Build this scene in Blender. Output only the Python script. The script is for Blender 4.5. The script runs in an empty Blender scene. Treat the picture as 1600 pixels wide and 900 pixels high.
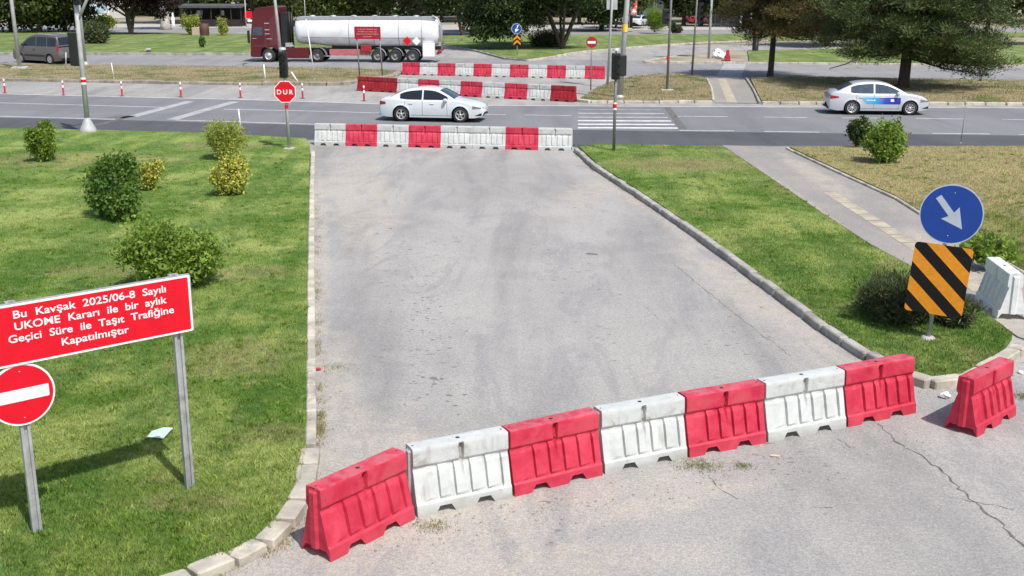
import bpy, math, random
import numpy as np
from mathutils import Vector, Matrix
R = math.radians
rng = np.random.default_rng(7)
random.seed(7)
scene = bpy.context.scene
# ------------------------------------------------------------------ camera, sky, sun, exposure
FOC, CAM_H, PITCH = 1766.0, 6.0, R(15.2)
cd = bpy.data.cameras.new('camera'); cam = bpy.data.objects.new('camera', cd)
scene.collection.objects.link(cam); scene.camera = cam
cd.sensor_width = 36; cd.lens = 36 * FOC / 1600; cd.clip_end = 3000; cd.clip_start = 0.1
cam.location = (0, 0, CAM_H); cam.rotation_euler = (R(90) - PITCH, 0, 0)
SUN_EL = R(56.5); sx, sy = 0.57, -0.82
sun_dir = Vector((sx * math.cos(SUN_EL), sy * math.cos(SUN_EL), math.sin(SUN_EL))).normalized()
world = bpy.data.worlds.new('World'); scene.world = world; world.use_nodes = True
wn = world.node_tree
sky = wn.nodes.new('ShaderNodeTexSky'); sky.sky_type = 'NISHITA'; sky.sun_disc = False
sky.sun_elevation = SUN_EL; sky.sun_rotation = math.atan2(sx, sy); sky.dust_density = 2.0
bg = wn.nodes['Background']; bg.inputs['Strength'].default_value = 0.12
wn.links.new(sky.outputs[0], bg.inputs['Color'])
sl = bpy.data.lights.new('sun', 'SUN'); sl.energy = 3.8; sl.angle = R(0.6); sl.color = (1.0, 0.965, 0.91)
so = bpy.data.objects.new('sun', sl); scene.collection.objects.link(so)
so.rotation_euler = sun_dir.to_track_quat('Z', 'Y').to_euler()
scene.view_settings.view_transform = 'Standard'; scene.view_settings.look = 'None'
scene.view_settings.gamma = 1.0; scene.view_settings.exposure = 0.4
scene.render.resolution_x = 1024; scene.render.resolution_y = 576

# ------------------------------------------------------------------ helpers
_c, _s = math.cos(PITCH), math.sin(PITCH)
def at(px, py, z=0.0):                      # ground point seen at a photo pixel
    u = (px - 800) / FOC; v = (py - 450) / FOC
    d = (u, _c - v * _s, -(_s + v * _c)); t = (CAM_H - z) / -d[2]
    return Vector((t * d[0], t * d[1], z))
def hat(px, py, Y):                         # height (and x) seen at a pixel at forward distance Y
    u = (px - 800) / FOC; v = (py - 450) / FOC
    d = (u, _c - v * _s, -(_s + v * _c)); t = Y / d[1]
    return Vector((t * d[0], Y, CAM_H + t * d[2]))
def ats(pts, z=0.0): return [at(x, y, z) for x, y in pts]
COL = scene.collection
def tag(o, label=None, cat=None, group=None, kind=None):
    if label: o['label'] = label
    if cat: o['category'] = cat
    if group: o['group'] = group
    if kind: o['kind'] = kind
    return o
def empty(name, loc, rz=0, label=None, cat=None, group=None):
    o = bpy.data.objects.new(name, None); COL.objects.link(o); o.empty_display_size = 0.2
    o.location = loc; o.rotation_euler = (0, 0, rz)
    return tag(o, label, cat, group)
def copy_tree(o, parent=None):
    c = o.copy(); COL.objects.link(c)
    if parent: c.parent = parent
    for ch in o.children: copy_tree(ch, c)
    return c
class MB:
    def __init__(s): s.v = []; s.f = []; s.m = []; s.sm = []
    def add(s, vs, fs, mi=0, smooth=False):
        n = len(s.v); s.v += [tuple(p) for p in vs]
        for f in fs: s.f.append([i + n for i in f]); s.m.append(mi); s.sm.append(smooth)
    def box(s, c, d, rz=0, mi=0, ry=0, rx=0, taper=1.0):
        M = Matrix.Rotation(rz, 3, 'Z') @ Matrix.Rotation(ry, 3, 'Y') @ Matrix.Rotation(rx, 3, 'X')
        vs = []
        for z in (-1, 1):
            k = taper if z > 0 else 1
            for x, y in ((-1, -1), (1, -1), (1, 1), (-1, 1)):
                vs.append(M @ Vector((x * d[0] / 2 * k, y * d[1] / 2 * k, z * d[2] / 2)) + Vector(c))
        s.add(vs, [(0, 3, 2, 1), (4, 5, 6, 7), (0, 1, 5, 4), (1, 2, 6, 5), (2, 3, 7, 6), (3, 0, 4, 7)], mi)
    def rbox(s, c, d, b=0.02, rz=0, mi=0):           # chamfered box
        hx, hy, hz = d[0] / 2, d[1] / 2, d[2] / 2; M = Matrix.Rotation(rz, 3, 'Z'); rings = []
        for z, k in ((-hz, b), (-hz + b, 0), (hz - b, 0), (hz, b)):
            X, Y = hx - k, hy - k
            rings.append([(-X + b, -Y), (X - b, -Y), (X, -Y + b), (X, Y - b), (X - b, Y), (-X + b, Y), (-X, Y - b), (-X, -Y + b)])
        vs = []
        for (z, ring) in zip((-hz, -hz + b, hz - b, hz), rings):
            for (x, y) in ring: vs.append(M @ Vector((x, y, z)) + Vector(c))
        fs = [tuple(reversed(range(8))), tuple(range(24, 32))]
        for r in range(3):
            for i in range(8):
                j = (i + 1) % 8; fs.append((r * 8 + i, r * 8 + j, (r + 1) * 8 + j, (r + 1) * 8 + i))
        s.add(vs, fs, mi)
    def tube(s, pts, rad, n=8, mi=0, cap=True):
        pts = [Vector(p) for p in pts]
        if not isinstance(rad, (list, tuple)): rad = [rad] * len(pts)
        rings = []; fs = []
        for i, p in enumerate(pts):
            t = (pts[min(i + 1, len(pts) - 1)] - pts[max(i - 1, 0)]).normalized()
            a = t.cross(Vector((0, 0, 1)) if abs(t.z) < 0.9 else Vector((1, 0, 0))).normalized(); b = t.cross(a)
            rings += [p + (a * math.cos(k * 2 * math.pi / n) + b * math.sin(k * 2 * math.pi / n)) * rad[i] for k in range(n)]
        for i in range(len(pts) - 1):
            for k in range(n):
                l = (k + 1) % n; fs.append((i * n + k, i * n + l, (i + 1) * n + l, (i + 1) * n + k))
        s.add(rings, fs, mi, True)
        if cap:
            m = len(pts) - 1
            s.add(rings[:n], [tuple(reversed(range(n)))], mi); s.add(rings[m * n:], [tuple(range(n))], mi)
    def lathe(s, prof, c=(0, 0, 0), n=24, axis='y', mi=0, smooth=True):
        vs = []; fs = []
        for r, h in prof:
            for k in range(n):
                a = k * 2 * math.pi / n; p = (r * math.cos(a), h, r * math.sin(a)) if axis == 'y' else (r * math.cos(a), r * math.sin(a), h)
                vs.append(Vector(p) + Vector(c))
        for i in range(len(prof) - 1):
            for k in range(n):
                l = (k + 1) % n; fs.append((i * n + k, i * n + l, (i + 1) * n + l, (i + 1) * n + k))
        s.add(vs, fs, mi, smooth)
    def prism(s, poly, y0, y1, plane='xz', mi=0):     # polygon in a plane, extruded
        n = len(poly); f = (lambda p, h: (p[0], h, p[1])) if plane == 'xz' else (lambda p, h: (p[0], p[1], h))
        s.add([f(p, y0) for p in poly] + [f(p, y1) for p in poly],
              [tuple(range(n)), tuple(reversed(range(n, 2 * n)))] + [(i, i + n, (i + 1) % n + n, (i + 1) % n) for i in range(n)], mi)
    def grid(s, rows, mi=0, smooth=True, closed=False):
        nr = len(rows); nc = len(rows[0]); vs = [p for r in rows for p in r]; fs = []
        for i in range(nr - 1):
            for j in range(nc if closed else nc - 1):
                k = (j + 1) % nc; fs.append((i * nc + j, i * nc + k, (i + 1) * nc + k, (i + 1) * nc + j))
        s.add(vs, fs, mi, smooth)
    def build(s, name, mats, parent=None, loc=None, bevel=0):
        me = bpy.data.meshes.new(name); me.from_pydata(s.v, [], s.f)
        if not isinstance(mats, (list, tuple)): mats = [mats]
        for m in mats: me.materials.append(m)
        me.polygons.foreach_set('material_index', s.m); me.polygons.foreach_set('use_smooth', s.sm)
        import bmesh
        bm = bmesh.new(); bm.from_mesh(me); bmesh.ops.remove_doubles(bm, verts=bm.verts, dist=1e-5)
        bmesh.ops.recalc_face_normals(bm, faces=bm.faces); bm.to_mesh(me); bm.free()
        me.update()
        o = bpy.data.objects.new(name, me); COL.objects.link(o)
        if parent: o.parent = parent
        if loc is not None: o.location = loc
        if bevel:
            b = o.modifiers.new('bevel', 'BEVEL'); b.width = bevel; b.segments = 2; b.limit_method = 'ANGLE'; b.angle_limit = R(40)
        return o
def raw_mesh(name, V, Q, mats, parent=None):
    k = Q.shape[1]; me = bpy.data.meshes.new(name)
    me.vertices.add(len(V)); me.vertices.foreach_set('co', V.astype(np.float32).ravel())
    me.loops.add(Q.size); me.loops.foreach_set('vertex_index', Q.astype(np.int32).ravel())
    me.polygons.add(len(Q)); me.polygons.foreach_set('loop_start', np.arange(0, Q.size, k, dtype=np.int32))
    me.polygons.foreach_set('loop_total', np.full(len(Q), k, dtype=np.int32))
    me.materials.append(mats); me.update(); me.validate()
    o = bpy.data.objects.new(name, me); COL.objects.link(o)
    if parent: o.parent = parent
    return o

# ------------------------------------------------------------------ materials
def newmat(name):
    m = bpy.data.materials.new(name); m.use_nodes = True
    nt = m.node_tree; return m, nt, nt.nodes['Principled BSDF']
def nd(nt, t, props=None, **inp):
    n = nt.nodes.new('ShaderNode' + t)
    for k, v in (props or {}).items(): setattr(n, k, v)
    for k, v in inp.items():
        key = int(k[1:]) if k[0] == 'i' and k[1:].isdigit() else k.replace('_', ' ')
        if isinstance(v, bpy.types.NodeSocket): nt.links.new(v, n.inputs[key])
        else: n.inputs[key].default_value = v
    return n
def mth(nt, op, a, b=0.0, c=0.0, clamp=False): return nd(nt, 'Math', {'operation': op, 'use_clamp': clamp}, i0=a, i1=b, i2=c).outputs[0]
def noise(nt, vec, scale, detail=4, rough=0.55, dist=0.0):
    return nd(nt, 'TexNoise', None, Vector=vec, Scale=scale, Detail=detail, Roughness=rough, Distortion=dist).outputs['Fac']
def ramp(nt, f, a, b): return nd(nt, 'MapRange', {'interpolation_type': 'SMOOTHSTEP'}, i0=f, i1=a, i2=b).outputs[0]
def mix(nt, f, a, b, mode='MIX'):
    n = nt.nodes.new('ShaderNodeMix'); n.data_type = 'RGBA'; n.blend_type = mode
    for i, v in ((0, f), (6, a), (7, b)):
        if isinstance(v, bpy.types.NodeSocket): nt.links.new(v, n.inputs[i])
        else: n.inputs[i].default_value = (tuple(v) + (1,) if i else v)
    return n.outputs[2]
def pos(nt): return nt.nodes.new('ShaderNodeNewGeometry').outputs['Position']
def objc(nt): return nt.nodes.new('ShaderNodeTexCoord').outputs['Object']
def bump(nt, h, dist, b, strength=1.0): nt.links.new(nd(nt, 'Bump', None, Height=h, Distance=dist, Strength=strength).outputs[0], b.inputs['Normal'])
def mapped(nt, v, rot=0, scale=(1, 1, 1)): return nd(nt, 'Mapping', None, Vector=v, Rotation=(0, 0, rot), Scale=scale).outputs[0]
def blob(nt, v, c, r, rot=0, warp=None):         # soft elliptical patch in world coordinates
    d = nd(nt, 'VectorMath', {'operation': 'SUBTRACT'}, i0=v, i1=(c[0], c[1], 0)).outputs[0]
    d = nd(nt, 'VectorRotate', {'rotation_type': 'Z_AXIS'}, Vector=d, Angle=-rot).outputs[0]
    d = nd(nt, 'VectorMath', {'operation': 'MULTIPLY'}, i0=d, i1=(1 / r[0], 1 / r[1], 0)).outputs[0]
    l = nd(nt, 'VectorMath', {'operation': 'LENGTH'}, i0=d).outputs['Value']
    if warp is not None: l = mth(nt, 'ADD', l, mth(nt, 'MULTIPLY', mth(nt, 'SUBTRACT', warp, 0.5), 1.6))
    return ramp(nt, l, 1.15, 0.45)
def simple(name, col, rough=0.6, metal=0.0, var=0.12, scale=6.0, bmp=0.0, coat=0.0, dirt=None, dirt_amt=0.5, spec=0.5, world_pos=False):
    m, nt, b = newmat(name); v = pos(nt) if world_pos else objc(nt)
    n = noise(nt, v, scale, 5)
    c = mix(nt, ramp(nt, n, 0.3, 0.7), [x * (1 - var) for x in col], [min(1, x * (1 + var)) for x in col])
    if dirt:
        n2 = noise(nt, v, scale * 0.6, 8, 0.7, 0.6); c = mix(nt, mth(nt, 'MULTIPLY', ramp(nt, n2, 0.48, 0.72), dirt_amt), c, dirt)
    nt.links.new(c, b.inputs['Base Color'])
    b.inputs['Roughness'].default_value = rough; b.inputs['Metallic'].default_value = metal
    b.inputs['Coat Weight'].default_value = coat; b.inputs['Specular IOR Level'].default_value = spec
    if bmp: bump(nt, noise(nt, v, scale * 6, 6, 0.7), bmp, b)
    return m
ROAD_YAW = math.atan2(-7.9, 41.5 - 0.0) * 0 - R(10.2)   # direction of the closed side road (left of straight ahead)
def asphalt(name, base, light, dark, speck=0.5, sandy=False, yaw=0.0, stretch=0.2):
    m, nt, b = newmat(name); p = pos(nt)
    q = mapped(nt, p, -yaw, (1, stretch, 1))
    st = noise(nt, q, 0.55, 5, 0.6, 0.8); big = noise(nt, p, 0.16, 5, 0.55, 0.6); mid = noise(nt, p, 1.1, 7, 0.65, 0.3)
    c = mix(nt, ramp(nt, big, 0.35, 0.65), base, light)
    c = mix(nt, mth(nt, 'MULTIPLY', ramp(nt, st, 0.42, 0.72), 0.8), c, dark)
    c = mix(nt, mth(nt, 'MULTIPLY', ramp(nt, mid, 0.42, 0.7), 0.35), c, light)
    if sandy:
        w = noise(nt, p, 0.9, 5, 0.6)
        sand = None
        for (cx, cy, rx, ry, rt) in sandy:
            k = blob(nt, p, (cx, cy), (rx, ry), rt, w); sand = k if sand is None else mth(nt, 'MAXIMUM', sand, k)
        sn = ramp(nt, noise(nt, p, 3.0, 8, 0.7, 0.5), 0.3, 0.62)
        c = mix(nt, mth(nt, 'MULTIPLY', sand, mth(nt, 'MULTIPLY_ADD', sn, 0.5, 0.2)), c, (0.42, 0.375, 0.32))
        c = mix(nt, mth(nt, 'MULTIPLY', ramp(nt, noise(nt, mapped(nt, p, -yaw + 0.2, (1, 0.3, 1)), 0.8, 6, 0.7, 1.2), 0.5, 0.62), 0.5), c, (0.24, 0.235, 0.235))
        # pitted, ravelled surface
        pit = ramp(nt, noise(nt, mapped(nt, p, 0.3, (1.0, 2.2, 1)), 4.0, 4, 0.6), 0.62, 0.66)
        gate = ramp(nt, noise(nt, mapped(nt, p, -yaw, (1, 0.3, 1)), 0.5, 3), 0.5, 0.6)
        c = mix(nt, mth(nt, 'MULTIPLY', mth(nt, 'MULTIPLY', pit, gate), 0.7), c, (0.09, 0.088, 0.09))
    vor = nd(nt, 'TexVoronoi', None, Vector=p, Scale=75.0)
    hs = nd(nt, 'SeparateColor', None, Color=vor.outputs['Color']).outputs[0]
    c = mix(nt, speck, c, mix(nt, ramp(nt, hs, 0.1, 0.95), (0.6,) * 3, (1.3,) * 3), 'MULTIPLY')
    fine = noise(nt, p, 22, 4, 0.7)
    c = mix(nt, 0.5, c, mix(nt, ramp(nt, fine, 0.3, 0.7), (0.75,) * 3, (1.2,) * 3), 'MULTIPLY')
    nt.links.new(c, b.inputs['Base Color']); b.inputs['Roughness'].default_value = 0.92; b.inputs['Specular IOR Level'].default_value = 0.25
    hh = mth(nt, 'ADD', mth(nt, 'MULTIPLY', vor.outputs['Distance'], 0.6), mth(nt, 'MULTIPLY', mid, 1.5))
    bump(nt, hh, 0.008, b, 0.5)
    return m
def grass_mat(name, dry=0.35, blades=False, green=(0.103, 0.192, 0.03), pale=(0.31, 0.365, 0.115), drycol=(0.30, 0.25, 0.13), patches=(), pk=0.15):
    m, nt, b = newmat(name); p = pos(nt)
    q = mapped(nt, p, R(10), (1.0, 0.22, 1))
    n1 = noise(nt, p, 0.45, 6, 0.6, 0.6); n2 = noise(nt, p, 2.2, 6, 0.65, 0.4); n3 = noise(nt, mapped(nt, p, R(10), (1.0, 0.09, 1)), 0.9, 3, 0.5); n4 = noise(nt, p, 14, 5, 0.7); nw = noise(nt, p, 1.0, 7, 0.7, 1.0); n5 = noise(nt, p, 4.0, 6, 0.7, 0.5)
    c = mix(nt, ramp(nt, n1, 0.35, 0.68), green, pale)
    c = mix(nt, mth(nt, 'MULTIPLY', ramp(nt, n3, 0.47, 0.57), 0.55), c, (green[0] * 0.75, green[1] * 0.85, green[2]))
    c = mix(nt, mth(nt, 'MULTIPLY', ramp(nt, n2, 0.55, 0.72), 0.55), c, pale)
    c = mix(nt, mth(nt, 'MULTIPLY', ramp(nt, n5, 0.5, 0.7), 0.55), c, (pale[0] * 1.15, pale[1] * 1.05, pale[2] * 1.2))
    c = mix(nt, mth(nt, 'MULTIPLY', ramp(nt, noise(nt, p, 0.8, 6, 0.65, 0.8), 0.55, 0.68), 0.6), c, (green[0] * 0.6, green[1] * 0.72, green[2]))
    dn = noise(nt, p, 0.35, 7, 0.62, 1.0)
    d = mth(nt, 'MULTIPLY', ramp(nt, dn, 0.68 - dry * 0.4, 0.84 - dry * 0.4), 0.8)
    for (cx, cy, rx, ry) in patches: d = mth(nt, 'MAXIMUM', d, mth(nt, 'MULTIPLY', blob(nt, p, (cx, cy), (rx * 1.2, ry * 1.2), 0, nw), mth(nt, 'MULTIPLY_ADD', ramp(nt, n5, 0.3, 0.7), 0.5, pk)))
    c = mix(nt, d, c, drycol)
    c = mix(nt, 0.6, c, mix(nt, ramp(nt, n4, 0.3, 0.7), (0.6,) * 3, (1.35,) * 3), 'MULTIPLY')
    if blades:
        rp = nt.nodes.new('ShaderNodeNewGeometry').outputs['Random Per Island']
        c = mix(nt, 0.8, c, mix(nt, rp, (0.8, 0.82, 0.75), (1.45, 1.4, 1.3)), 'MULTIPLY')
        tr = nd(nt, 'BsdfTranslucent', None, Color=c)
        ms = nd(nt, 'MixShader', None, i0=0.3, i1=b.outputs[0], i2=tr.outputs[0])
        nt.links.new(ms.outputs[0], nt.nodes['Material Output'].inputs['Surface'])
    nt.links.new(c, b.inputs['Base Color']); b.inputs['Roughness'].default_value = 0.9; b.inputs['Specular IOR Level'].default_value = 0.15
    if not blades: bump(nt, mth(nt, 'ADD', n4, mth(nt, 'MULTIPLY', n2, 1.5)), 0.06, b)
    return m
def leaf_mat(name, c1, c2, c3=None, amt3=0.1, trans=0.42, rough=0.55):
    m, nt, b = newmat(name); g = nt.nodes.new('ShaderNodeNewGeometry'); rp = g.outputs['Random Per Island']
    oc = objc(nt); n = noise(nt, oc, 1.2, 3)
    f = mth(nt, 'ADD', mth(nt, 'MULTIPLY', rp, 0.6), mth(nt, 'MULTIPLY', ramp(nt, n, 0.3, 0.7), 0.4))
    c = mix(nt, f, c1, c2)
    if c3: c = mix(nt, ramp(nt, mth(nt, 'FRACT', mth(nt, 'MULTIPLY', rp, 17.3)), 1 - amt3 - 0.02, 1 - amt3), c, c3)
    nt.links.new(c, b.inputs['Base Color']); b.inputs['Roughness'].default_value = rough; b.inputs['Specular IOR Level'].default_value = 0.3
    tr = nd(nt, 'BsdfTranslucent', None, Color=c); ms = nd(nt, 'MixShader', None, i0=trans, i1=b.outputs[0], i2=tr.outputs[0])
    nt.links.new(ms.outputs[0], nt.nodes['Material Output'].inputs['Surface'])
    return m
def barrier_mat(name, col, dirt, fade=None, amt=1.0):
    m, nt, b = newmat(name); oc = objc(nt); rnd = nt.nodes.new('ShaderNodeObjectInfo').outputs['Random']
    off = nd(nt, 'VectorMath', {'operation': 'ADD'}, i0=oc, i1=nd(nt, 'CombineXYZ', None, X=mth(nt, 'MULTIPLY', rnd, 37.0), Y=mth(nt, 'MULTIPLY', rnd, 11.0)).outputs[0]).outputs[0]
    z = nd(nt, 'SeparateXYZ', None, Vector=oc).outputs['Z']
    n = noise(nt, off, 3.0, 6, 0.65, 0.4); st = noise(nt, mapped(nt, off, 0, (1, 1, 0.15)), 7.0, 5, 0.7)
    c = mix(nt, ramp(nt, n, 0.3, 0.7), [x * 0.9 for x in col], fade or [min(1, x * 1.08) for x in col])
    low = ramp(nt, mth(nt, 'ADD', z, mth(nt, 'MULTIPLY', n, 0.15)), 0.27, 0.06)
    band = mth(nt, 'MULTIPLY', ramp(nt, z, 0.5, 0.62), ramp(nt, z, 0.8, 0.72))
    k = mth(nt, 'MULTIPLY', ramp(nt, n, 0.46, 0.66), mth(nt, 'MULTIPLY', band, 0.6))
    k = mth(nt, 'MAXIMUM', k, mth(nt, 'MULTIPLY', low, 0.4))
    k = mth(nt, 'MAXIMUM', k, mth(nt, 'MULTIPLY', ramp(nt, st, 0.52, 0.75), 0.38))
    k = mth(nt, 'MULTIPLY', k, mth(nt, 'MULTIPLY_ADD', rnd, 0.7 * amt, 0.45 * amt), 0, True)
    c = mix(nt, k, c, dirt)
    topf = mth(nt, 'MULTIPLY', ramp(nt, z, 0.785, 0.8), ramp(nt, noise(nt, off, 5.0, 5, 0.7), 0.35, 0.6))
    c = mix(nt, mth(nt, 'MULTIPLY', topf, 0.35), c, [0.5 * x + 0.3 for x in col])
    scf = ramp(nt, noise(nt, mapped(nt, off, 0.4, (1.5, 1, 9)), 6.0, 3, 0.6), 0.66, 0.72)
    c = mix(nt, mth(nt, 'MULTIPLY', scf, 0.35), c, dirt)
    nt.links.new(c, b.inputs['Base Color']); b.inputs['Roughness'].default_value = 0.5; b.inputs['Specular IOR Level'].default_value = 0.3
    b.inputs['Subsurface Weight'].default_value = 0.0
    bump(nt, mth(nt, 'ADD', noise(nt, off, 9, 4), mth(nt, 'MULTIPLY', noise(nt, off, 2.5, 2), 3.0)), 0.008, b)
    tr = nd(nt, 'BsdfTranslucent', None, Color=c); ms = nd(nt, 'MixShader', None, i0=0.22, i1=b.outputs[0], i2=tr.outputs[0])
    nt.links.new(ms.outputs[0], nt.nodes['Material Output'].inputs['Surface'])
    return m
M = {}
def edge_patch(p0, p1, w):
    a, b = at(*p0), at(*p1); m = (a + b) / 2; d = b - a; return (m, w, d.length * .55, math.atan2(-d.x, d.y))
sandP = [(at(600, 850), 3.2, 0.9, R(24)), (at(800, 800), 2.6, 0.45, R(24)), (at(560, 690), 1.2, 1.6, 0), (at(520, 620), 0.5, 4.0, R(8)),
         (at(1050, 780), 1.6, 0.35, R(24)), (at(560, 300), 1.2, 8, R(10)), (at(940, 290), 0.8, 5, R(-20)), (at(1200, 470), 0.9, 6, R(12)), (at(760, 880), 3.0, 0.5, R(5)), (at(1330,560),0.9,2.2,R(12)), edge_patch((905, 245), (1110, 395), .45), edge_patch((1080, 375), (1350, 580), .4), edge_patch((500, 260), (505, 700), .25)]
M['side'] = asphalt('worn_asphalt', (0.30, 0.288, 0.273), (0.365, 0.35, 0.33), (0.20, 0.196, 0.19), 0.45,
                    [(p.x, p.y, a, b, t) for p, a, b, t in sandP], -R(10), 0.14)
M['road'] = asphalt('grey_asphalt', (0.175, 0.177, 0.186), (0.21, 0.21, 0.218), (0.145, 0.147, 0.156), 0.3, None, R(90), 0.08)
M['road_dark'] = asphalt('dark_asphalt', (0.082, 0.084, 0.093), (0.1, 0.102, 0.11), (0.065, 0.067, 0.075), 0.3, None, R(90), 0.08)
M['road_far'] = asphalt('far_asphalt', (0.235, 0.232, 0.235), (0.28, 0.275, 0.27), (0.19, 0.188, 0.192), 0.3, None, R(90), 0.08)
M['path'] = asphalt('path_paving', (0.27, 0.25, 0.23), (0.33, 0.3, 0.27), (0.22, 0.215, 0.21), 0.35, [(p.x, p.y, a, b, t) for p, a, b, t in [edge_patch((1215, 240), (1330, 310), .5), edge_patch((1180, 262), (1330, 370), .25), edge_patch((1420, 360), (1560, 470), .4), (at(1570, 510), .8, .8, 0)]], -R(35), 0.2)
M['tactile'] = simple('tactile_paving', (0.38, 0.335, 0.25), 0.9, var=0.2, scale=3, bmp=0.01, dirt=(0.3, 0.27, 0.23), world_pos=True)
M['soil'] = simple('dry_soil', (0.27, 0.235, 0.17), 0.95, var=0.3, scale=0.3, bmp=0.02, dirt=(0.12, 0.15, 0.05), world_pos=True)
M['kerb'] = simple('kerb_concrete', (0.45, 0.41, 0.34), 0.92, var=0.25, scale=2.0, bmp=0.012, dirt=(0.17, 0.165, 0.15), dirt_amt=0.8, world_pos=True)
M['kerb_grey'] = simple('grey_kerb_concrete', (0.32, 0.305, 0.275), 0.92, var=0.25, scale=2.0, bmp=0.012, dirt=(0.11, 0.11, 0.1), dirt_amt=0.7, world_pos=True)
M['kerb_brown'] = simple('weathered_kerb_stone', (0.27, 0.235, 0.19), 0.92, var=0.3, scale=1.5, bmp=0.012, dirt=(0.15, 0.13, 0.11), dirt_amt=0.8, world_pos=True)
M['paint'] = simple('road_paint', (0.62, 0.62, 0.61), 0.75, var=0.12, scale=3.0, dirt=(0.25, 0.25, 0.26), dirt_amt=0.7, world_pos=True)
M['paint_worn'] = simple('worn_road_paint', (0.36, 0.36, 0.365), 0.8, var=0.15, scale=3.0, dirt=(0.17, 0.17, 0.18), dirt_amt=0.85, world_pos=True)
M['crack'] = simple('tarred_crack', (0.12, 0.115, 0.11), 0.9, var=0.4, scale=9, world_pos=True)
lp = [(at(*q), a, b) for q, a, b in [((390, 205 + 430 - 200), 1.0, 0.6), ((420, 690), 0.55, 0.35), ((370, 570), 0.9, 0.9), ((100, 255), 4, 1.6), ((350, 232), 2, 1), ((180, 430), 1.5, .5), ((290, 800), 0.7, 0.25), ((260, 765), 0.3, 0.2)]]
M['grass'] = grass_mat('lawn_grass', 0.12, patches=[(p.x, p.y, a, b) for p, a, b in lp])
M['blade'] = grass_mat('lawn_blades', 0.12, True, patches=[(p.x, p.y, a, b) for p, a, b in lp])
rp_ = [(at(1060, 262), 2.6, 1.5), (at(1540, 250), 8, 4.5), (at(1500, 300), 5, 3.5), (at(1440, 262), 4, 3), (at(1580, 280), 5, 4)]
M['grass_r'] = grass_mat('strip_grass', 0.32, pk=0.4, patches=[(p.x, p.y, a, b) for p, a, b in rp_])
M['blade_r'] = grass_mat('strip_blades', 0.32, True, pk=0.4, patches=[(p.x, p.y, a, b) for p, a, b in rp_])
M['grass_tan'] = grass_mat('straw_grass', 0.44, pk=0.4, green=(0.13, 0.175, 0.035), pale=(0.31, 0.31, 0.12), drycol=(0.42, 0.34, 0.19), patches=[(p.x, p.y, a, b) for p, a, b in rp_])
M['blade_tan'] = grass_mat('straw_blades', 0.44, True, pk=0.4, green=(0.13, 0.175, 0.035), pale=(0.31, 0.31, 0.12), drycol=(0.42, 0.34, 0.19), patches=[(p.x, p.y, a, b) for p, a, b in rp_])
M['tar'] = simple('worn_pits', (0.15, 0.146, 0.14), 0.9, var=0.4, scale=9, world_pos=True)
M['grass_dry'] = grass_mat('dry_grass', 0.75, green=(0.12, 0.145, 0.045), pale=(0.22, 0.21, 0.09), drycol=(0.33, 0.265, 0.165))
M['blade_dry'] = grass_mat('dry_blades', 0.75, True, green=(0.12, 0.145, 0.045), pale=(0.22, 0.21, 0.09), drycol=(0.33, 0.265, 0.165))
M['grass_far'] = grass_mat('far_grass', 0.1, green=(0.12, 0.175, 0.04), pale=(0.24, 0.28, 0.11))
M['b_red'] = barrier_mat('red_plastic', (0.58, 0.026, 0.065), (0.45, 0.10, 0.10), (0.68, 0.065, 0.11), 0.8)
M['b_dred'] = barrier_mat('dark_red_plastic', (0.36, 0.02, 0.03), (0.3, 0.1, 0.09))
M['b_white'] = barrier_mat('white_plastic', (0.62, 0.64, 0.62), (0.27, 0.24, 0.19), None, 1.25)
M['b_clean'] = barrier_mat('clean_white_plastic', (0.78, 0.79, 0.78), (0.5, 0.48, 0.44), None, 0.4)
M['hole'] = simple('filler_hole', (0.02, 0.018, 0.018), 0.8)
M['sred'] = simple('sign_red', (0.62, 0.003, 0.015), 0.6, var=0.06, spec=0.3)
M['sdred'] = simple('faded_sign_red', (0.33, 0.012, 0.02), 0.5, var=0.1)
M['swhite'] = simple('sign_white', (0.8, 0.79, 0.78), 0.45, var=0.03)
M['sblue'] = simple('sign_blue', (0.003, 0.045, 0.27), 0.55, var=0.06)
M['sgrey'] = simple('reflective_grey', (0.42, 0.48, 0.54), 0.4, var=0.05)
M['sorange'] = simple('sign_orange', (0.68, 0.25, 0.006), 0.6, var=0.08, scale=14)
M['sblack'] = simple('sign_black', (0.012, 0.011, 0.011), 0.8, var=0.1, spec=0.15)
M['galv'] = simple('galvanised_steel', (0.42, 0.43, 0.43), 0.5, 0.35, var=0.15, scale=8, dirt=(0.24, 0.24, 0.23), dirt_amt=0.7)
M['polegrey'] = simple('grey_pole_paint', (0.42, 0.43, 0.43), 0.55, 0.1, var=0.1, scale=4, dirt=(0.28, 0.27, 0.25), dirt_amt=0.6)
M['poledark'] = simple('dark_pole_paint', (0.2, 0.2, 0.2), 0.55, 0.2, var=0.1, scale=4)
M['black'] = simple('black_plastic', (0.014, 0.015, 0.015), 0.45, var=0.2)
M['lens'] = simple('dark_lens', (0.03, 0.035, 0.035), 0.2, var=0.2)
M['rubber'] = simple('tyre_rubber', (0.022, 0.022, 0.023), 0.85, var=0.2)
M['alloy'] = simple('alloy_rim', (0.5, 0.5, 0.5), 0.35, 0.5, var=0.05)
M['glass'] = simple('tinted_glass', (0.012, 0.015, 0.02), 0.08, var=0.05, coat=0.3)
M['glass2'] = simple('blue_tinted_glass', (0.04, 0.065, 0.09), 0.08, var=0.2, coat=0.3)
M['carwhite'] = simple('white_car_paint', (0.62, 0.66, 0.67), 0.3, var=0.015, coat=0.8)
M['carsilver'] = simple('silver_car_paint', (0.56, 0.58, 0.61), 0.32, 0.2, var=0.015, coat=0.8)
M['cargrey'] = simple('grey_beige_car_paint', (0.12, 0.108, 0.10), 0.32, 0.25, var=0.03, coat=0.6)
M['darktrim'] = simple('dark_trim', (0.02, 0.02, 0.022), 0.6)
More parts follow.
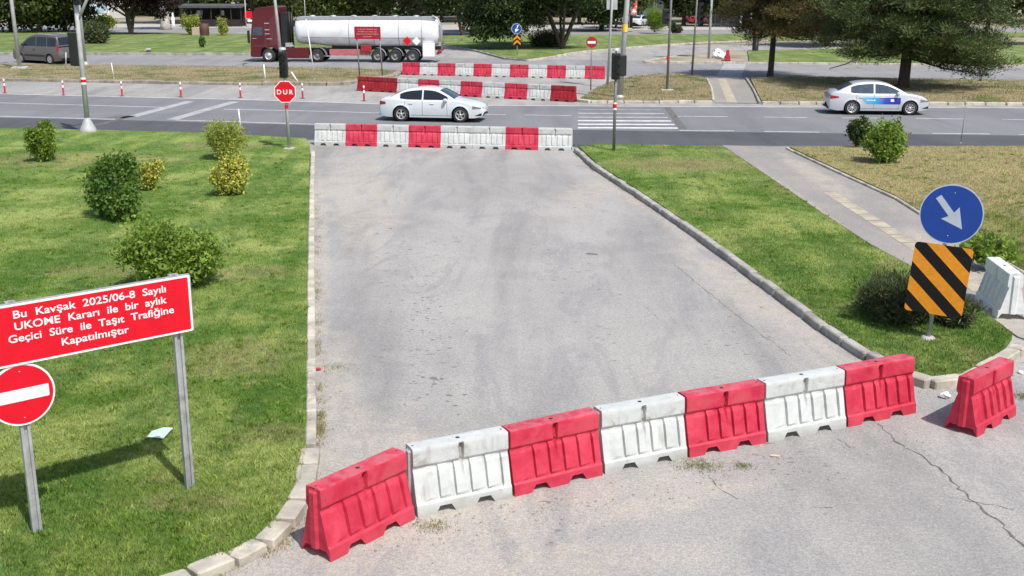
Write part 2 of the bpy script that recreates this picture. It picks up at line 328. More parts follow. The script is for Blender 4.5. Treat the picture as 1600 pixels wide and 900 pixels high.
M['tail'] = simple('tail_lamp', (0.3, 0.008, 0.015), 0.2, coat=0.5)
M['head'] = simple('head_lamp', (0.16, 0.165, 0.17), 0.15, var=0.4, scale=20, coat=0.8)
M['seam'] = simple('panel_gap', (0.09, 0.095, 0.1), 0.6)
M['truckred'] = simple('maroon_truck_paint', (0.085, 0.003, 0.007), 0.4, var=0.1, scale=2, coat=0.5)
M['tank'] = simple('white_tank_paint', (0.74, 0.76, 0.78), 0.3, 0.1, var=0.05, scale=1.2, coat=0.5, dirt=(0.45, 0.45, 0.43), dirt_amt=0.35)
M['tankgrey'] = simple('grey_walkway', (0.3, 0.31, 0.32), 0.6)
M['bark'] = simple('bark', (0.075, 0.058, 0.045), 0.95, var=0.35, scale=8, bmp=0.03)
M['barkpale'] = simple('pale_bark', (0.45, 0.42, 0.37), 0.9, var=0.25, scale=3, bmp=0.02)
M['wall'] = simple('pale_render', (0.55, 0.6, 0.66), 0.85, var=0.06, scale=0.4)
M['wood'] = simple('dark_timber', (0.02, 0.016, 0.014), 0.85, var=0.3, scale=3)
M['roofing'] = simple('grey_roof_sheet', (0.07, 0.078, 0.08), 0.8, var=0.2, scale=2)
M['concrete'] = simple('pale_concrete', (0.4, 0.38, 0.35), 0.9, var=0.15, scale=3, bmp=0.01)
M['l_bright'] = leaf_mat('bright_leaves', (0.10, 0.18, 0.02), (0.32, 0.44, 0.075))
M['l_green'] = leaf_mat('green_leaves', (0.045, 0.105, 0.016), (0.18, 0.30, 0.05), (0.27, 0.38, 0.09), 0.1)
M['l_yellow'] = leaf_mat('yellow_leaves', (0.38, 0.40, 0.06), (0.80, 0.74, 0.17), (0.13, 0.18, 0.03), 0.25)
M['l_ygreen'] = leaf_mat('yellow_green_leaves', (0.20, 0.26, 0.045), (0.52, 0.55, 0.13))
M['l_juniper'] = leaf_mat('juniper_needles', (0.025, 0.045, 0.014), (0.11, 0.14, 0.05), (0.18, 0.16, 0.08), 0.08, 0.15)
M['l_pine'] = leaf_mat('pine_needles', (0.018, 0.036, 0.01), (0.115, 0.17, 0.045), (0.14, 0.12, 0.045), 0.1, 0.2)
M['l_pine_brown'] = leaf_mat('brownish_pine_needles', (0.045, 0.045, 0.014), (0.16, 0.145, 0.045), (0.15, 0.09, 0.04), 0.2, 0.2)
M['l_dark'] = leaf_mat('dark_tree_leaves', (0.016, 0.035, 0.01), (0.085, 0.125, 0.035), (0.18, 0.22, 0.07), 0.12)
M['l_mid'] = leaf_mat('tree_leaves', (0.04, 0.07, 0.015), (0.15, 0.19, 0.05), (0.16, 0.19, 0.05), 0.12)
M['l_olive'] = leaf_mat('olive_leaves', (0.04, 0.055, 0.025), (0.1, 0.125, 0.06), (0.15, 0.15, 0.09), 0.1)
M['l_purple'] = leaf_mat('purple_leaves', (0.025, 0.012, 0.014), (0.07, 0.035, 0.038), (0.1, 0.07, 0.04), 0.1)
M['l_brown'] = leaf_mat('brown_leaves', (0.16, 0.075, 0.045), (0.30, 0.16, 0.1), (0.12, 0.16, 0.05), 0.15)
# ------------------------------------------------------------------ the ground: roads, lawns, kerbs, markings
def sheet(name, pts, z, m, parent=None, skirt=0.0, kind='structure'):
    b = MB(); pts = [Vector((p[0], p[1], z)) for p in pts]; n = len(pts)
    b.add(pts, [tuple(range(n))])
    if skirt:
        lo = [p - Vector((0, 0, skirt)) for p in pts]; b.add(pts + lo, [(i, (i + 1) % n, (i + 1) % n + n, i + n) for i in range(n)])
    o = b.build(name, m, parent)
    if parent is None: tag(o, kind=kind)
    return o
def strip(mb, pts, w, z):                       # flat ribbon along ground points
    pts = [Vector((p[0], p[1], 0)) for p in pts]; L = []; Rr = []
    for i, p in enumerate(pts):
        t = (pts[min(i + 1, len(pts) - 1)] - pts[max(i - 1, 0)]).normalized(); nn = Vector((-t.y, t.x, 0))
        ww = w[i] if isinstance(w, (list, tuple)) else w
        L.append(p + nn * ww / 2 + Vector((0, 0, z))); Rr.append(p - nn * ww / 2 + Vector((0, 0, z)))
    mb.grid([L, Rr], smooth=False)
sheet('ground', [(-1500, -60), (1500, -60), (1500, 2500), (-1500, 2500)], -0.06, M['soil'])
side_road = sheet('side_road', [(-120, -15), (120, -15), (120, 112), (-120, 112)], 0.0, M['side'])
topE = [(-900, 122), (0, 147), (400, 156.5), (600, 163), (740, 165), (1100, 167), (1600, 169), (2500, 172)]
botE = [(2500, 236), (1600, 229), (1250, 229), (890, 228), (480, 219), (340, 211), (200, 207), (0, 203), (-900, 178)]
main_road = sheet('main_road', ats(topE + botE), 0.004, M['road'])
sheet('road_surface', ats([(-900, 162), (0, 184), (200, 188), (490, 196), (890, 203), (1100, 206), (1600, 212), (2500, 222)] + [(x, y - 1) for x, y in botE]), 0.008, M['road_dark'], main_road)
far_road = sheet('far_road', ats([(-900, 79), (0, 84), (400, 85), (690, 90), (900, 93), (1170, 97.5), (1600, 102), (2500, 110),
                                  (2500, 137), (1600, 126), (1160, 120), (990, 120), (640, 112), (400, 104), (150, 102), (-900, 97)]), 0.004, M['road_far'])
sheet('service_road', ats([(-900, 38), (300, 41), (1000, 44), (2500, 42), (2500, 57), (1100, 57), (100, 57), (-900, 54)]), -0.03, M['road_far'])
sheet('pavement', ats([(150, 36.5), (420, 37.5), (1200, 39), (1200, 46), (800, 47), (420, 43.5), (150, 42.5)]), -0.02, M['concrete'])
tl = [(-900, 121.5), (0, 147), (400, 156.5), (600, 163), (740, 165), (1100, 167), (1600, 169), (2500, 172)]
def marking(name, segs, w, m=M['paint'], parent=main_road, z=0.012):
    for pts in segs:
        b = MB(); strip(b, ats(pts), w, z); b.build(name, m, parent)
marking('edge_line', [tl], 0.16)
marking('lane_line', [[(-900, 133), (0, 161), (255, 168)], [(-900, 155), (0, 182), (182, 187)], [(350, 171), (473, 173.5), (600, 177)], [(275, 188), (380, 191), (490, 194.5)],
        [(757, 179), (790, 179.5)], [(820, 180), (893, 181)], [(1052, 182), (1137, 182.5)], [(1194, 183.2), (1261, 184)], [(1315, 184.5), (1373, 185)], [(1430, 185.5), (1507, 186.3)], [(1566, 187), (1640, 188)],
        [(1062, 204.3), (1147, 205)], [(1194, 205.7), (1280, 207)], [(1457, 208.8), (1546, 209.7)], [(1592, 210.5), (1680, 211.5)], [(1750, 190), (1830, 191)]], 0.13)
marking('diagonal_band', [[(205, 183), (298, 158.5)], [(268, 187.5), (367, 159)]], 0.55, M['paint_worn'])
for i, yy in enumerate((171.5, 177.5, 183.5, 189, 194.5, 200)):
    marking('crossing_stripe', [[(903, yy), (1033 + i * 5.2, yy + 0.5)]], 0.42 if i else 0.2, M['paint'] if i > 2 else M['paint_worn'])
marking('stop_line', [[(1125, 229.5), (1225, 231.5)]], 0.12, M['paint'])
marking('edge_line', [[(930, 115.5), (1000, 117), (1160, 118.5), (1600, 124), (2300, 134)], [(1170, 99), (1600, 104.3), (2300, 112)], [(-900, 95), (0, 99.5), (400, 101.5), (620, 106)]], 0.14, M['paint_worn'], far_road)
marking('lane_line', [[(-900, 88), (0, 93), (400, 95)], [(1090, 107), (1600, 112.5), (2300, 121)], [(960, 113), (1090, 114)]], 0.14, M['paint_worn'], far_road)
marking('crack', [[(1042, 168), (1050, 178), (1068, 202)], [(150, 196), (182, 188), (200, 182)]], 0.3, M['crack'])
marking('patch', [[(178, 182), (203, 183.5)]], 0.9, M['crack'])
def wiggly(p0s, w, jit=0.03, step=0.08):
    P = ats(p0s); out = []; ws = []
    for a, b in zip(P[:-1], P[1:]):
        n = max(2, int((b - a).length / step))
        for i in range(n):
            q = a.lerp(b, i / n); out.append((q.x + random.uniform(-jit, jit), q.y + random.uniform(-jit, jit))); ws.append(w * random.choice((0.25, 0.5, 0.8, 1.0, 1.4)))
    return out, ws
for pts, w in [([(1372, 660), (1400, 690), (1440, 712), (1470, 735), (1500, 765), (1535, 795), (1565, 820), (1600, 855), (1680, 930)], 0.028), ([(1108, 745), (1125, 765), (1160, 785)], 0.012), ([(1270, 793), (1315, 795)], 0.012),
               ([(1310, 688), (1340, 703)], 0.012), ([(1050, 410), (1110, 460), (1180, 515), (1240, 560)], 0.01), ([(1480, 775), (1600, 800)], 0.01), ([(1010, 480), (1030, 500)], 0.006)]:
    b = MB(); P, ws = wiggly(pts, w); strip(b, P, ws, 0.004); b.build('crack', M['crack'], side_road)
b = MB()                                           # small tar spots in the worn surface
for (x, y, w) in [(676, 591, 9), (690, 592, 6), (703, 618, 8), (712, 634, 6), (700, 627, 5), (632, 632, 3), (925, 397, 16), (660, 470, 4), (668, 465, 4), (610, 357, 5), (588, 402, 3), (632, 377, 4), (716, 648, 4), (666, 495, 3), (857, 390, 4), (905, 425, 3), (1190, 480, 5)]:
    q = at(x, y); r = w / FOC * (q.y) * 0.8; k = 9
    b.add([(q.x + r * math.cos(a * 6.283 / k) * random.uniform(0.5, 1.1), q.y + 0.9 * r * math.sin(a * 6.283 / k) * random.uniform(0.4, 1.1), 0.004) for a in range(k)], [tuple(range(k))])
tr_ = [(600, 330), (612, 360), (622, 400), (638, 430), (655, 470), (668, 500), (672, 540), (688, 590), (712, 640)]
for _ in range(150):
    i = random.randrange(len(tr_) - 1); f = random.random(); x = tr_[i][0] * (1 - f) + tr_[i + 1][0] * f + random.gauss(0, 24); y = tr_[i][1] * (1 - f) + tr_[i + 1][1] * f + random.gauss(0, 6)
    if random.random() < .3: x, y = random.gauss(890, 40), random.gauss(420, 40)
    q = at(x, y); r = random.uniform(.006, .026) * random.uniform(.6, 1.2); k = 7
    b.add([(q.x + 1.7 * r * math.cos(a * 6.283 / k) * random.uniform(0.5, 1.1), q.y + 1.2 * r * math.sin(a * 6.283 / k) * random.uniform(0.4, 1.1), 0.004) for a in range(k)], [tuple(range(k))])
b.build('tar_spots', M['tar'], side_road)

ZL = 0.11
LEFT = [(-500, 187), (0, 200), (200, 204), (340, 208), (478, 216), (484, 228), (483, 300), (481, 440), (480, 560), (479, 690), (474, 738), (462, 770), (444, 798), (418, 826), (376, 854), (322, 876), (262, 896), (170, 926), (50, 965), (-200, 1060), (-900, 1060)]
STRIP = [(904, 228), (940, 225), (1128, 228), (1200, 275), (1280, 330), (1360, 382), (1430, 420), (1530, 482), (1582, 522), (1560, 553), (1500, 584), (1470, 592), (1432, 586), (1400, 573), (1368, 553), (1303, 512), (1223, 455), (1153, 403), (1083, 353), (1008, 303), (934, 256)]
RIGHT = [(1234, 229), (1600, 228), (2600, 234), (2600, 900), (1760, 510), (1600, 422), (1540, 388), (1430, 324), (1400, 305), (1292, 256)]
MEDL = [(-900, 96), (-100, 99.5), (150, 101), (400, 104), (560, 106.5), (625, 110), (612, 116), (556, 124), (530, 128), (380, 128), (0, 121.5), (-900, 98 + 4)]
MEDM = [(906, 154), (925, 141), (950, 129), (990, 118.5), (1040, 114.5), (1085, 116), (1103, 122), (1110, 138), (1113, 155), (1010, 156), (925, 156)]
MEDR = [(1172, 121), (1240, 119), (1600, 125.5), (2500, 136), (2500, 163), (1600, 158), (1190, 157)]
FARL = [(-900, 46), (160, 50), (400, 53), (600, 54.5), (625, 86), (400, 83.5), (0, 82.5), (-900, 78)]
FARM = [(690, 55.5), (860, 54), (1000, 54), (1200, 52), (2300, 48), (2300, 54), (1400, 57), (1200, 62), (1100, 65), (1000, 71), (900, 80), (850, 89.5), (825, 92), (790, 89), (745, 77.5), (693, 68.5)]
ISL = [(1003, 95), (1060, 85.5), (1100, 82), (1165, 78.5), (1168, 96), (1090, 96.5)]
FARR = [(1168, 78.5), (1600, 70), (2400, 62), (2400, 108), (1600, 100.5), (1171, 96)]
lawn_left = sheet('lawn', ats(LEFT, ZL), ZL, M['grass'], skirt=0.14)
lawn_strip = sheet('lawn', ats(STRIP, ZL), ZL, M['grass_r'], skirt=0.14)
lawn_right = sheet('lawn', ats(RIGHT, ZL), ZL, M['grass_tan'], skirt=0.14)
sheet('median', ats(MEDL, ZL), ZL, M['grass_dry'], skirt=0.14)
sheet('median', ats(MEDM, ZL), ZL, M['grass_dry'], skirt=0.14)
sheet('median', ats(MEDR, ZL), ZL, M['grass_dry'], skirt=0.14)
sheet('far_lawn', ats(FARL, ZL), ZL, M['grass_far'], skirt=0.2)
sheet('far_lawn', ats(FARM, ZL), ZL, M['grass_far'], skirt=0.2)
sheet('far_lawn', ats(FARR, ZL), ZL, M['grass_far'], skirt=0.2)
sheet('traffic_island', ats(ISL, ZL), ZL, M['soil'], skirt=0.2)
path = sheet('footpath', ats([(1128, 228), (1228, 231), (1292, 259), (1400, 308), (1430, 327), (1540, 391), (1600, 425), (1760, 512), (1800, 560), (1640, 545), (1590, 528), (1530, 484), (1430, 421), (1360, 383), (1280, 331), (1200, 276)]), 0.03, M['path'], skirt=0.05)
def quad_strip(P0, P1, w0, z, name, m, parent, n=1):
    a, b_ = at(*P0, z), at(*P1, z); mb = MB(); strip(mb, [a, b_], w0, z); return mb.build(name, m, parent)
tp = ats([(1296, 302), (1335, 327), (1440, 394), (1535, 458)])
for i in range(3):
    a, c_ = tp[i], tp[i + 1]; k = max(2, int((c_ - a).length / 0.8))
    for j in range(k):
        p0 = a.lerp(c_, j / k + 0.01); p1 = a.lerp(c_, (j + 1) / k - 0.01); mb = MB(); strip(mb, [p0, p1], 0.38, 0.035); mb.build('tactile_slab', M['tactile'], path)
cross_path = sheet('crossing_path', ats([(1107, 122), (1166, 121.5), (1178, 140), (1188, 162), (1117, 161), (1113, 140)]), 0.02, M['path'])
quad_strip((1128, 123), (1144, 160), 0.5, 0.025, 'tactile_slab', M['tactile'], cross_path)
quad_strip((1150, 97), (1138, 121), 1.6, 0.012, 'worn_crossing', M['paint_worn'], far_road)

def kerb(name, pts, w=0.14, h=0.13, stone=0.95, m=M['kerb'], jit=0.01, gap=0.018, z0=-0.02, zpix=0.11):
    P = [at(x, y, zpix) for x, y in pts]; b = MB()
    # resample the line into stones
    cum = [0]
    for a, c_ in zip(P[:-1], P[1:]): cum.append(cum[-1] + (c_ - a).length)
    def ev(d):
        d = min(max(d, 0), cum[-1])
        for i in range(len(P) - 1):
            if d <= cum[i + 1] + 1e-6: return P[i].lerp(P[i + 1], (d - cum[i]) / max(1e-6, cum[i + 1] - cum[i]))
        return P[-1]
    d = 0
    while d < cum[-1] - 0.05:
        L = min(stone * random.uniform(0.85, 1.1), cum[-1] - d)
        a, c_ = ev(d), ev(d + L); mid = (a + c_) / 2; ang = math.atan2(c_.y - a.y, c_.x - a.x)
        hh = h + random.uniform(-jit, jit); ww = w * random.uniform(0.95, 1.05)
        rz = ang + random.uniform(-1, 1) * jit * 1.5
        b.rbox((mid.x + random.uniform(-jit, jit) * 0.6, mid.y + random.uniform(-jit, jit) * 0.6, (hh + z0) / 2), (max(0.05, (c_ - a).length - gap), ww, hh - z0), 0.02, rz)
        d += L
    return tag(b.build(name, m), kind='structure')
kerb('kerb', [(489, 236), (487, 300), (486, 440), (486, 560), (486, 640), (485.5, 695)], 0.14, 0.135, 0.6, M['kerb'], 0.008)
kerb('kerb', [(485, 700), (481, 742), (470, 774), (451, 803), (424, 832), (382, 860), (327, 883), (266, 903), (174, 934), (54, 972)], 0.25, 0.14, 0.52, M['kerb'], 0.03, 0.045)
kerb('kerb', [(900, 232), (930, 259), (1005, 307), (1080, 357), (1150, 407), (1220, 459), (1300, 517), (1366, 558), (1402, 578)], 0.17, 0.15, 0.8, M['kerb_grey'], 0.016, 0.035)
kerb('kerb', [(1402, 579), (1432, 592), (1470, 598), (1503, 590), (1560, 561), (1592, 541)], 0.24, 0.13, 0.6, M['kerb'], 0.02, 0.03)
kerb('kerb', [(1229, 229), (1291, 258), (1400, 307), (1431, 326), (1541, 390), (1601, 424), (1760, 508)], 0.09, 0.1, 1.0, M['kerb'], 0.006, 0.02)
kerb('kerb', [(-600, 109), (0, 123.5), (380, 130), (530, 130.5), (560, 126), (616, 117), (628, 110.5)], 0.5, 0.17, 0.95, M['kerb_brown'], 0.025, 0.05)
kerb('kerb', [(904, 155.5), (925, 158), (1010, 158), (1114, 157.5)], 0.25, 0.14, 0.95, M['kerb'], 0.02, 0.05)
kerb('kerb', [(1105, 122), (1112, 138), (1115, 157)], 0.12, 0.14, 0.95, M['kerb'], 0.01)
kerb('kerb', [(1166, 121), (1178, 140), (1187, 159)], 0.12, 0.14, 0.95, M['kerb_grey'], 0.01)
kerb('kerb', [(1190, 159.5), (1600, 161), (2400, 165)], 0.3, 0.14, 0.95, M['kerb'], 0.015, 0.06)
kerb('kerb', [(-600, 80.5), (0, 83.5), (400, 84.5), (625, 87)], 0.2, 0.2, 1.2, M['kerb_grey'], 0.01)
kerb('kerb', [(693, 70), (745, 79), (790, 91), (825, 93.5)], 0.2, 0.16, 1.2, M['kerb_grey'], 0.01)
kerb('kerb', [(825, 93.5), (850, 91), (900, 81.5), (1000, 72.5), (1100, 66), (1200, 63)], 0.2, 0.16, 1.2, M['kerb'], 0.01)
kerb('kerb', [(1060, 87), (1003, 96.5), (1090, 97.5), (1168, 97.5), (1600, 102), (2300, 109)], 0.2, 0.16, 1.2, M['kerb'], 0.01)

# ------------------------------------------------------------------ grass blades
def inpoly(P, poly):
    x, y = P[:, 0], P[:, 1]; ins = np.zeros(len(P), bool); n = len(poly)
    for i in range(n):
        x0, y0 = poly[i][0], poly[i][1]; x1, y1 = poly[(i + 1) % n][0], poly[(i + 1) % n][1]
        c = ((y0 > y) != (y1 > y)) & (x < (x1 - x0) * (y - y0) / (y1 - y0 + 1e-12) + x0); ins ^= c
    return ins
def blades(name, pts, n, h, w, m, z, label=None, lean=0.6):
    a = rng.uniform(0, 2 * np.pi, n); hh = h * rng.uniform(0.5, 1.4, n); ww = w * rng.uniform(0.6, 1.3, n)
    d = np.stack([np.cos(a), np.sin(a)], 1); la = rng.uniform(0, 2 * np.pi, n); ll = hh * lean * rng.uniform(0.2, 1.2, n)
    V = np.zeros((n, 3, 3)); V[:, 0, :2] = pts - d * ww[:, None]; V[:, 1, :2] = pts + d * ww[:, None]
    V[:, 2, 0] = pts[:, 0] + np.cos(la) * ll; V[:, 2, 1] = pts[:, 1] + np.sin(la) * ll
    V[:, 0:2, 2] = z - 0.005; V[:, 2, 2] = z + hh
    o = raw_mesh(name, V.reshape(-1, 3), np.arange(n * 3).reshape(-1, 3), m)
    return tag(o, label, 'grass', None, 'stuff')
def scatter(poly, n, ymin, ymax, falloff=1.0):
    xs = [p[0] for p in poly]; out = []; tot = 0
    while tot < n:
        k = n; u = rng.random(k); y = ymin * (ymax / ymin) ** u if falloff else rng.uniform(ymin, ymax, k)
        x = y * rng.uniform(-0.5, 0.5, k); P = np.stack([x, y], 1); P = P[inpoly(P, poly)]
        out.append(P); tot += len(P)
    return np.concatenate(out)[:n]
pl = [(p.x, p.y) for p in ats(LEFT, ZL)]
blades('grass', scatter(pl, 230000, 9.5, 46), 230000, 0.045, 0.006, M['blade'], ZL, 'short mown green grass of the large lawn left of the closed road')
pl = [(p.x, p.y) for p in ats(STRIP, ZL)]
blades('grass', scatter(pl, 90000, 15, 45), 90000, 0.045, 0.007, M['blade_r'], ZL, 'short green grass on the strip between closed road and footpath')
pl = [(p.x, p.y) for p in ats(RIGHT, ZL)]
blades('grass', scatter(pl, 60000, 18, 46), 60000, 0.05, 0.008, M['blade_tan'], ZL, 'patchy brownish grass right of the footpath')
pts = []
for poly, k in ((MEDL, 14000), (MEDM, 8000), (MEDR, 14000)):
    pp = [(p.x, p.y) for p in ats(poly, ZL)]; pts.append(scatter(pp, k, 52, 100))
pts = np.concatenate(pts); blades('grass', pts, len(pts), 0.09, 0.014, M['blade_dry'], ZL, 'dry straw coloured grass on the medians of the main road')
gp = []                                             # broad-leaved weeds and uncut tufts in the lawns
for poly, k, y0, y1 in ((LEFT, 1300, 10, 40), (STRIP, 250, 15, 35), (RIGHT, 150, 18, 40)):
    c = scatter([(p.x, p.y) for p in ats(poly, ZL)], k, y0, y1)
    for q in c: gp.append(q + rng.normal(0, rng.uniform(.02, .07), (int(rng.integers(12, 45)), 2)))
gp = np.concatenate(gp); blades('grass', gp, len(gp), 0.05, 0.013, grass_mat('tuft_blades', 0.0, True, green=(0.13, 0.22, 0.03), pale=(0.30, 0.37, 0.1)), ZL, 'brighter tufts and broad-leaved weeds standing in the lawns', 1.1)
# weeds growing along the kerbs and tufts on the asphalt
wp = []
def along(pts, k, spread, zz=0.0):
    P = ats(pts); 
    for _ in range(k):
        i = random.randrange(len(P) - 1); q = P[i].lerp(P[i + 1], random.random()); c0 = (math.sin(q.y * 1.7 + 1.3) + math.sin(q.y * 4.1 + q.x * 3) + math.sin(q.y * 11.3) + random.gauss(0, .6)) > 0.7
        if c0: wp.append((q.x + random.gauss(0, spread), q.y + random.gauss(0, spread * 1.5)))
along([(496, 300), (495, 440), (497, 560), (499, 640), (499, 700)], 9000, 0.05)
along([(476, 800), (440, 840), (400, 872), (330, 900)], 3000, 0.08); along([(481, 742), (470, 774), (451, 803), (424, 832), (382, 860), (327, 883), (266, 903)], 3500, 0.10)
along([(900, 240), (930, 268), (1080, 366), (1220, 470), (1366, 572), (1400, 592)], 7000, 0.07)
along([(1428, 605), (1470, 612), (1500, 606)], 2500, 0.1)
for (x, y, r, k) in [(1092, 728, 0.19, 700), (675, 823, 0.14, 380), (1162, 729, 0.09, 180), (520, 575, 0.2, 260), (1600, 620, 0.15, 500)]:
    q = at(x, y)
    for _ in range(k): wp.append((q.x + random.gauss(0, r * 0.8), q.y + random.gauss(0, r * 0.6)))
wp = np.array(wp); blades('weeds', wp, len(wp), 0.03, 0.005, grass_mat('weed_blades', 0.5, True, green=(0.18, 0.20, 0.07), pale=(0.30, 0.29, 0.15)), 0.0, 'olive weeds sprouting along the kerbs and on the asphalt', 1.0)

# ------------------------------------------------------------------ plastic barriers
def lerp_prof(P, z):
    for (a, va), (b, vb) in zip(P[:-1], P[1:]):
        if z <= b: return va + (vb - va) * (z - a) / (b - a)
    return P[-1][1]
BP = [(0, .235), (.14, .222), (.165, .20), (.20, .19), (.50, .115), (.535, .098), (.56, .098), (.585, .118), (.60, .124), (.70, .119), (.755, .116), (.775, .114), (.80, .108)]
BL = 0.6
def bar_hw(x, z):
    w = lerp_prof(BP, z)
    if 0.165 < z < 0.57:
        k = min(1, (z - 0.165) / 0.04, (0.57 - z) / 0.05)
        if abs(x) < 0.5:
            u = ((x + 0.5) / 0.2) % 1.0
            w += (0.034 * (1 - u / .9) if u < .9 else 0.034 * (u - .9) / .1 if u > .96 else -0.012) * k
    if 0.34 < z < 0.782 and -0.05 < x < 0.035:
        d = min(1, (z - 0.34) / 0.3) * min(1, (0.785 - z) / 0.03); xk = x / (0.3 + 0.7 * (z - .34) / .44); k = (xk + 0.05) / 0.07 if xk < 0.02 else (0.035 - xk) / 0.015
        w -= 0.085 * d * max(0, k)
    return w
def barrier_mesh():
    b = MB(); xs = [-BL, -BL + .012, -.5001]
    for k in range(5):
        x0 = -.5 + .2 * k; xs += [x0 + .0, x0 + .07, x0 + .14, x0 + .18, x0 + .183, x0 + .192, x0 + .1999]
    xs += [.5001, BL - .012, BL, -.05, -.03, -.012, 0.005, .02, .0275, .035]
    for c0 in (-.25, .25): xs += [c0 - .125, c0 - .07, c0 + .07, c0 + .125]
    xs = sorted(set(round(x, 4) for x in xs))
    def zb(x):
        for c0 in (-.25, .25):
            d = abs(x - c0)
            if d < .125: return .09 * min(1, (.125 - d) / .055)
        return 0.0
    zs = [0, .14, .165, .2, .3, .4, .45, .5, .535, .56, .585, .6, .65, .7, .75, .775, .79, .80]
    for sgn in (-1, 1):
        rows = []
        for x in xs:
            e = 0.985 if abs(x) > BL - 0.005 else 1
            rows.append([(x, sgn * bar_hw(x * sgn if False else x, max(z, zb(x))) * e, max(z, zb(x)) if i else zb(x)) for i, z in enumerate(zs)])
        b.grid(rows, smooth=False)
    b.grid([[(x, y * bar_hw(x, .80) * (0.985 if abs(x) > BL - .005 else 1), .80 + (0.004 if abs(y) < .9 else 0)) for y in (-1, -.6, 0, .6, 1)] for x in xs], smooth=False)
    # end faces with a vertical tongue / groove and a notch at the foot
    for sgn in (-1, 1):
        rows = []
        for i, z in enumerate(zs):
            r = []
            w = bar_hw(sgn * BL, z) * 0.985
            for a in (-1, -.72, 'a', 'b', 'c', 'd', 'e', .72, 1):
                if isinstance(a, str):
                    y = {'a': -.06, 'b': -.035, 'c': 0, 'd': .035, 'e': .06}[a]; y = max(-w * .7, min(w * .7, y))
                    dx = {'a': 0, 'b': .03, 'c': .03, 'd': .03, 'e': 0}[a] * (1 if sgn > 0 else -1) 
                    if z > .76: dx *= 0.3
                else: y = a * w; dx = 0
                zz = z
                if i == 0 and abs(y) < .17: zz = .10 if abs(y) < .10 else 0.10
                if i == 0 and abs(y) >= .17 : zz = 0
                r.append((sgn * BL + dx * (1 if sgn > 0 else 1) * (1 if sgn > 0 else 1), y, zz))
            rows.append(r)
        b.grid(rows, smooth=False)
    return b
def make_barrier(mkey, loc, rz, label, group, scale=1.0):
    src = PROTO.get(mkey)
    if src is None:
        r = empty('plastic_barrier', loc, rz)
        body = barrier_mesh().build('body', M[mkey], r)
        c = MB(); c.lathe([(0.0, .808), (.022, .808), (.026, .806), (.03, .800)], n=12, axis='z'); c.build('filler_cap', M['hole'], r)
        c = MB(); c.lathe([(0.0, .806), (.012, .806), (.014, .80)], c=(-.56, 0, 0), n=8, axis='z'); c.build('pin_hole', M['hole'], r)
        c = MB(); c.lathe([(0.0, .806), (.012, .806), (.014, .80)], c=(.56, 0, 0), n=8, axis='z'); c.build('pin_hole', M['hole'], r)
        PROTO[mkey] = r
    else:
        r = copy_tree(src)
    r.location = loc; r.rotation_euler = (0, 0, rz); r.scale = (scale, 1, 1)
    tag(r, label, 'barrier', group); return r
PROTO = {}
ORD = ['leftmost', 'second', 'third', 'fourth', 'fifth', 'sixth', 'seventh', 'eighth', 'ninth', 'tenth', 'eleventh']
def ord_label(i, n, rowname, col):
    if i == 0: return f'{col} plastic barrier at the left end of {rowname}'
    if i == n - 1: return f'{col} plastic barrier at the right end of {rowname}'
    return f'{col} plastic barrier, {ORD[i]} from the left in {rowname}'
CN = {'b_red': 'red', 'b_white': 'white', 'b_dred': 'dark red'}
# front row: near bottom corners read off the photograph
front = [(472 + 43, 880), (651, 810), (803, 777), (944, 742), (1076, 716), (1199, 692), (1324, 668), (1433, 645)]
FP = ats(front)
fcol = ['b_red', 'b_white', 'b_red', 'b_white', 'b_red', 'b_white', 'b_red']
ftxt = ['at the left end of the front row beside the kerbstones', 'second in the front row with dirty top band', 'third in the front row', 'in the middle of the front row', 'fifth in the front row, between two white ones', 'with grey stains, near the right end of the front row', 'at the right end of the front row']
for i in range(7):
    a, c_ = FP[i], FP[i + 1]; ang = math.atan2(c_.y - a.y, c_.x - a.x); nn = Vector((-math.sin(ang), math.cos(ang), 0))
    mid = (a + c_) / 2 + nn * 0.235; mid.z = 0
    make_barrier(fcol[i], mid, ang, f'{CN[fcol[i]]} plastic barrier {ftxt[i]}', 'barriers of the front row', (c_ - a).length / 1.235)
a, c_ = at(1524, 685), at(1590, 648); ang = math.atan2(c_.y - a.y, c_.x - a.x); nn = Vector((-math.sin(ang), math.cos(ang), 0)); mid = (a + c_) / 2 + nn * .235
make_barrier('b_red', mid, ang, 'lone red plastic barrier standing apart by the right kerb corner', 'loose barriers', 1.0)
a, c_ = at(1586, 434, .8), at(1546, 404, .8); mid = a + (c_ - a).normalized() * .6; mid.z = 0.03; ang = math.atan2(c_.y - a.y, c_.x - a.x)
w9 = make_barrier('b_clean', mid, ang, 'white plastic barrier on the footpath behind the striped sign', 'loose barriers', 1.0); w9.scale = (1.12, 1.12, 1.06)
def row(p0, p1, cols, rowname, group, off=0.235, z=0.0, over=1.0):
    a, c_ = at(*p0), at(*p1); n = len(cols); ang = math.atan2(c_.y - a.y, c_.x - a.x); nn = Vector((-math.sin(ang), math.cos(ang), 0))
    L = (c_ - a).length / n
    for i, k in enumerate(cols):
        mid = a.lerp(c_, (i + .5) / n) + nn * off; mid.z = z
        make_barrier(k, mid, ang + random.uniform(-.02, .02), ord_label(i, n, rowname, CN[k]), group, L / 1.205)
W_, R_, D_ = 'b_white', 'b_red', 'b_dred'
row((491, 227), (892, 236), [W_, R_, W_, R_, W_, W_, R_, W_], 'the row nearest the white sedan', 'barriers across the far end of the closed road')
row((557, 142), (896, 160), [D_, D_, W_, R_, W_, R_, W_, R_, W_, D_], 'the row behind the white sedan', 'barriers behind the white sedan')
row((628, 117), (943, 124), [R_, W_] * 5 + [R_], 'the rearmost row beside the tanker', 'barriers in the rearmost row')
make_barrier('b_red', at(1139, 98) + Vector((0, .7, 0.11)), R(80), 'red plastic barrier seen end on across the junction beside white rubble', 'loose barriers')
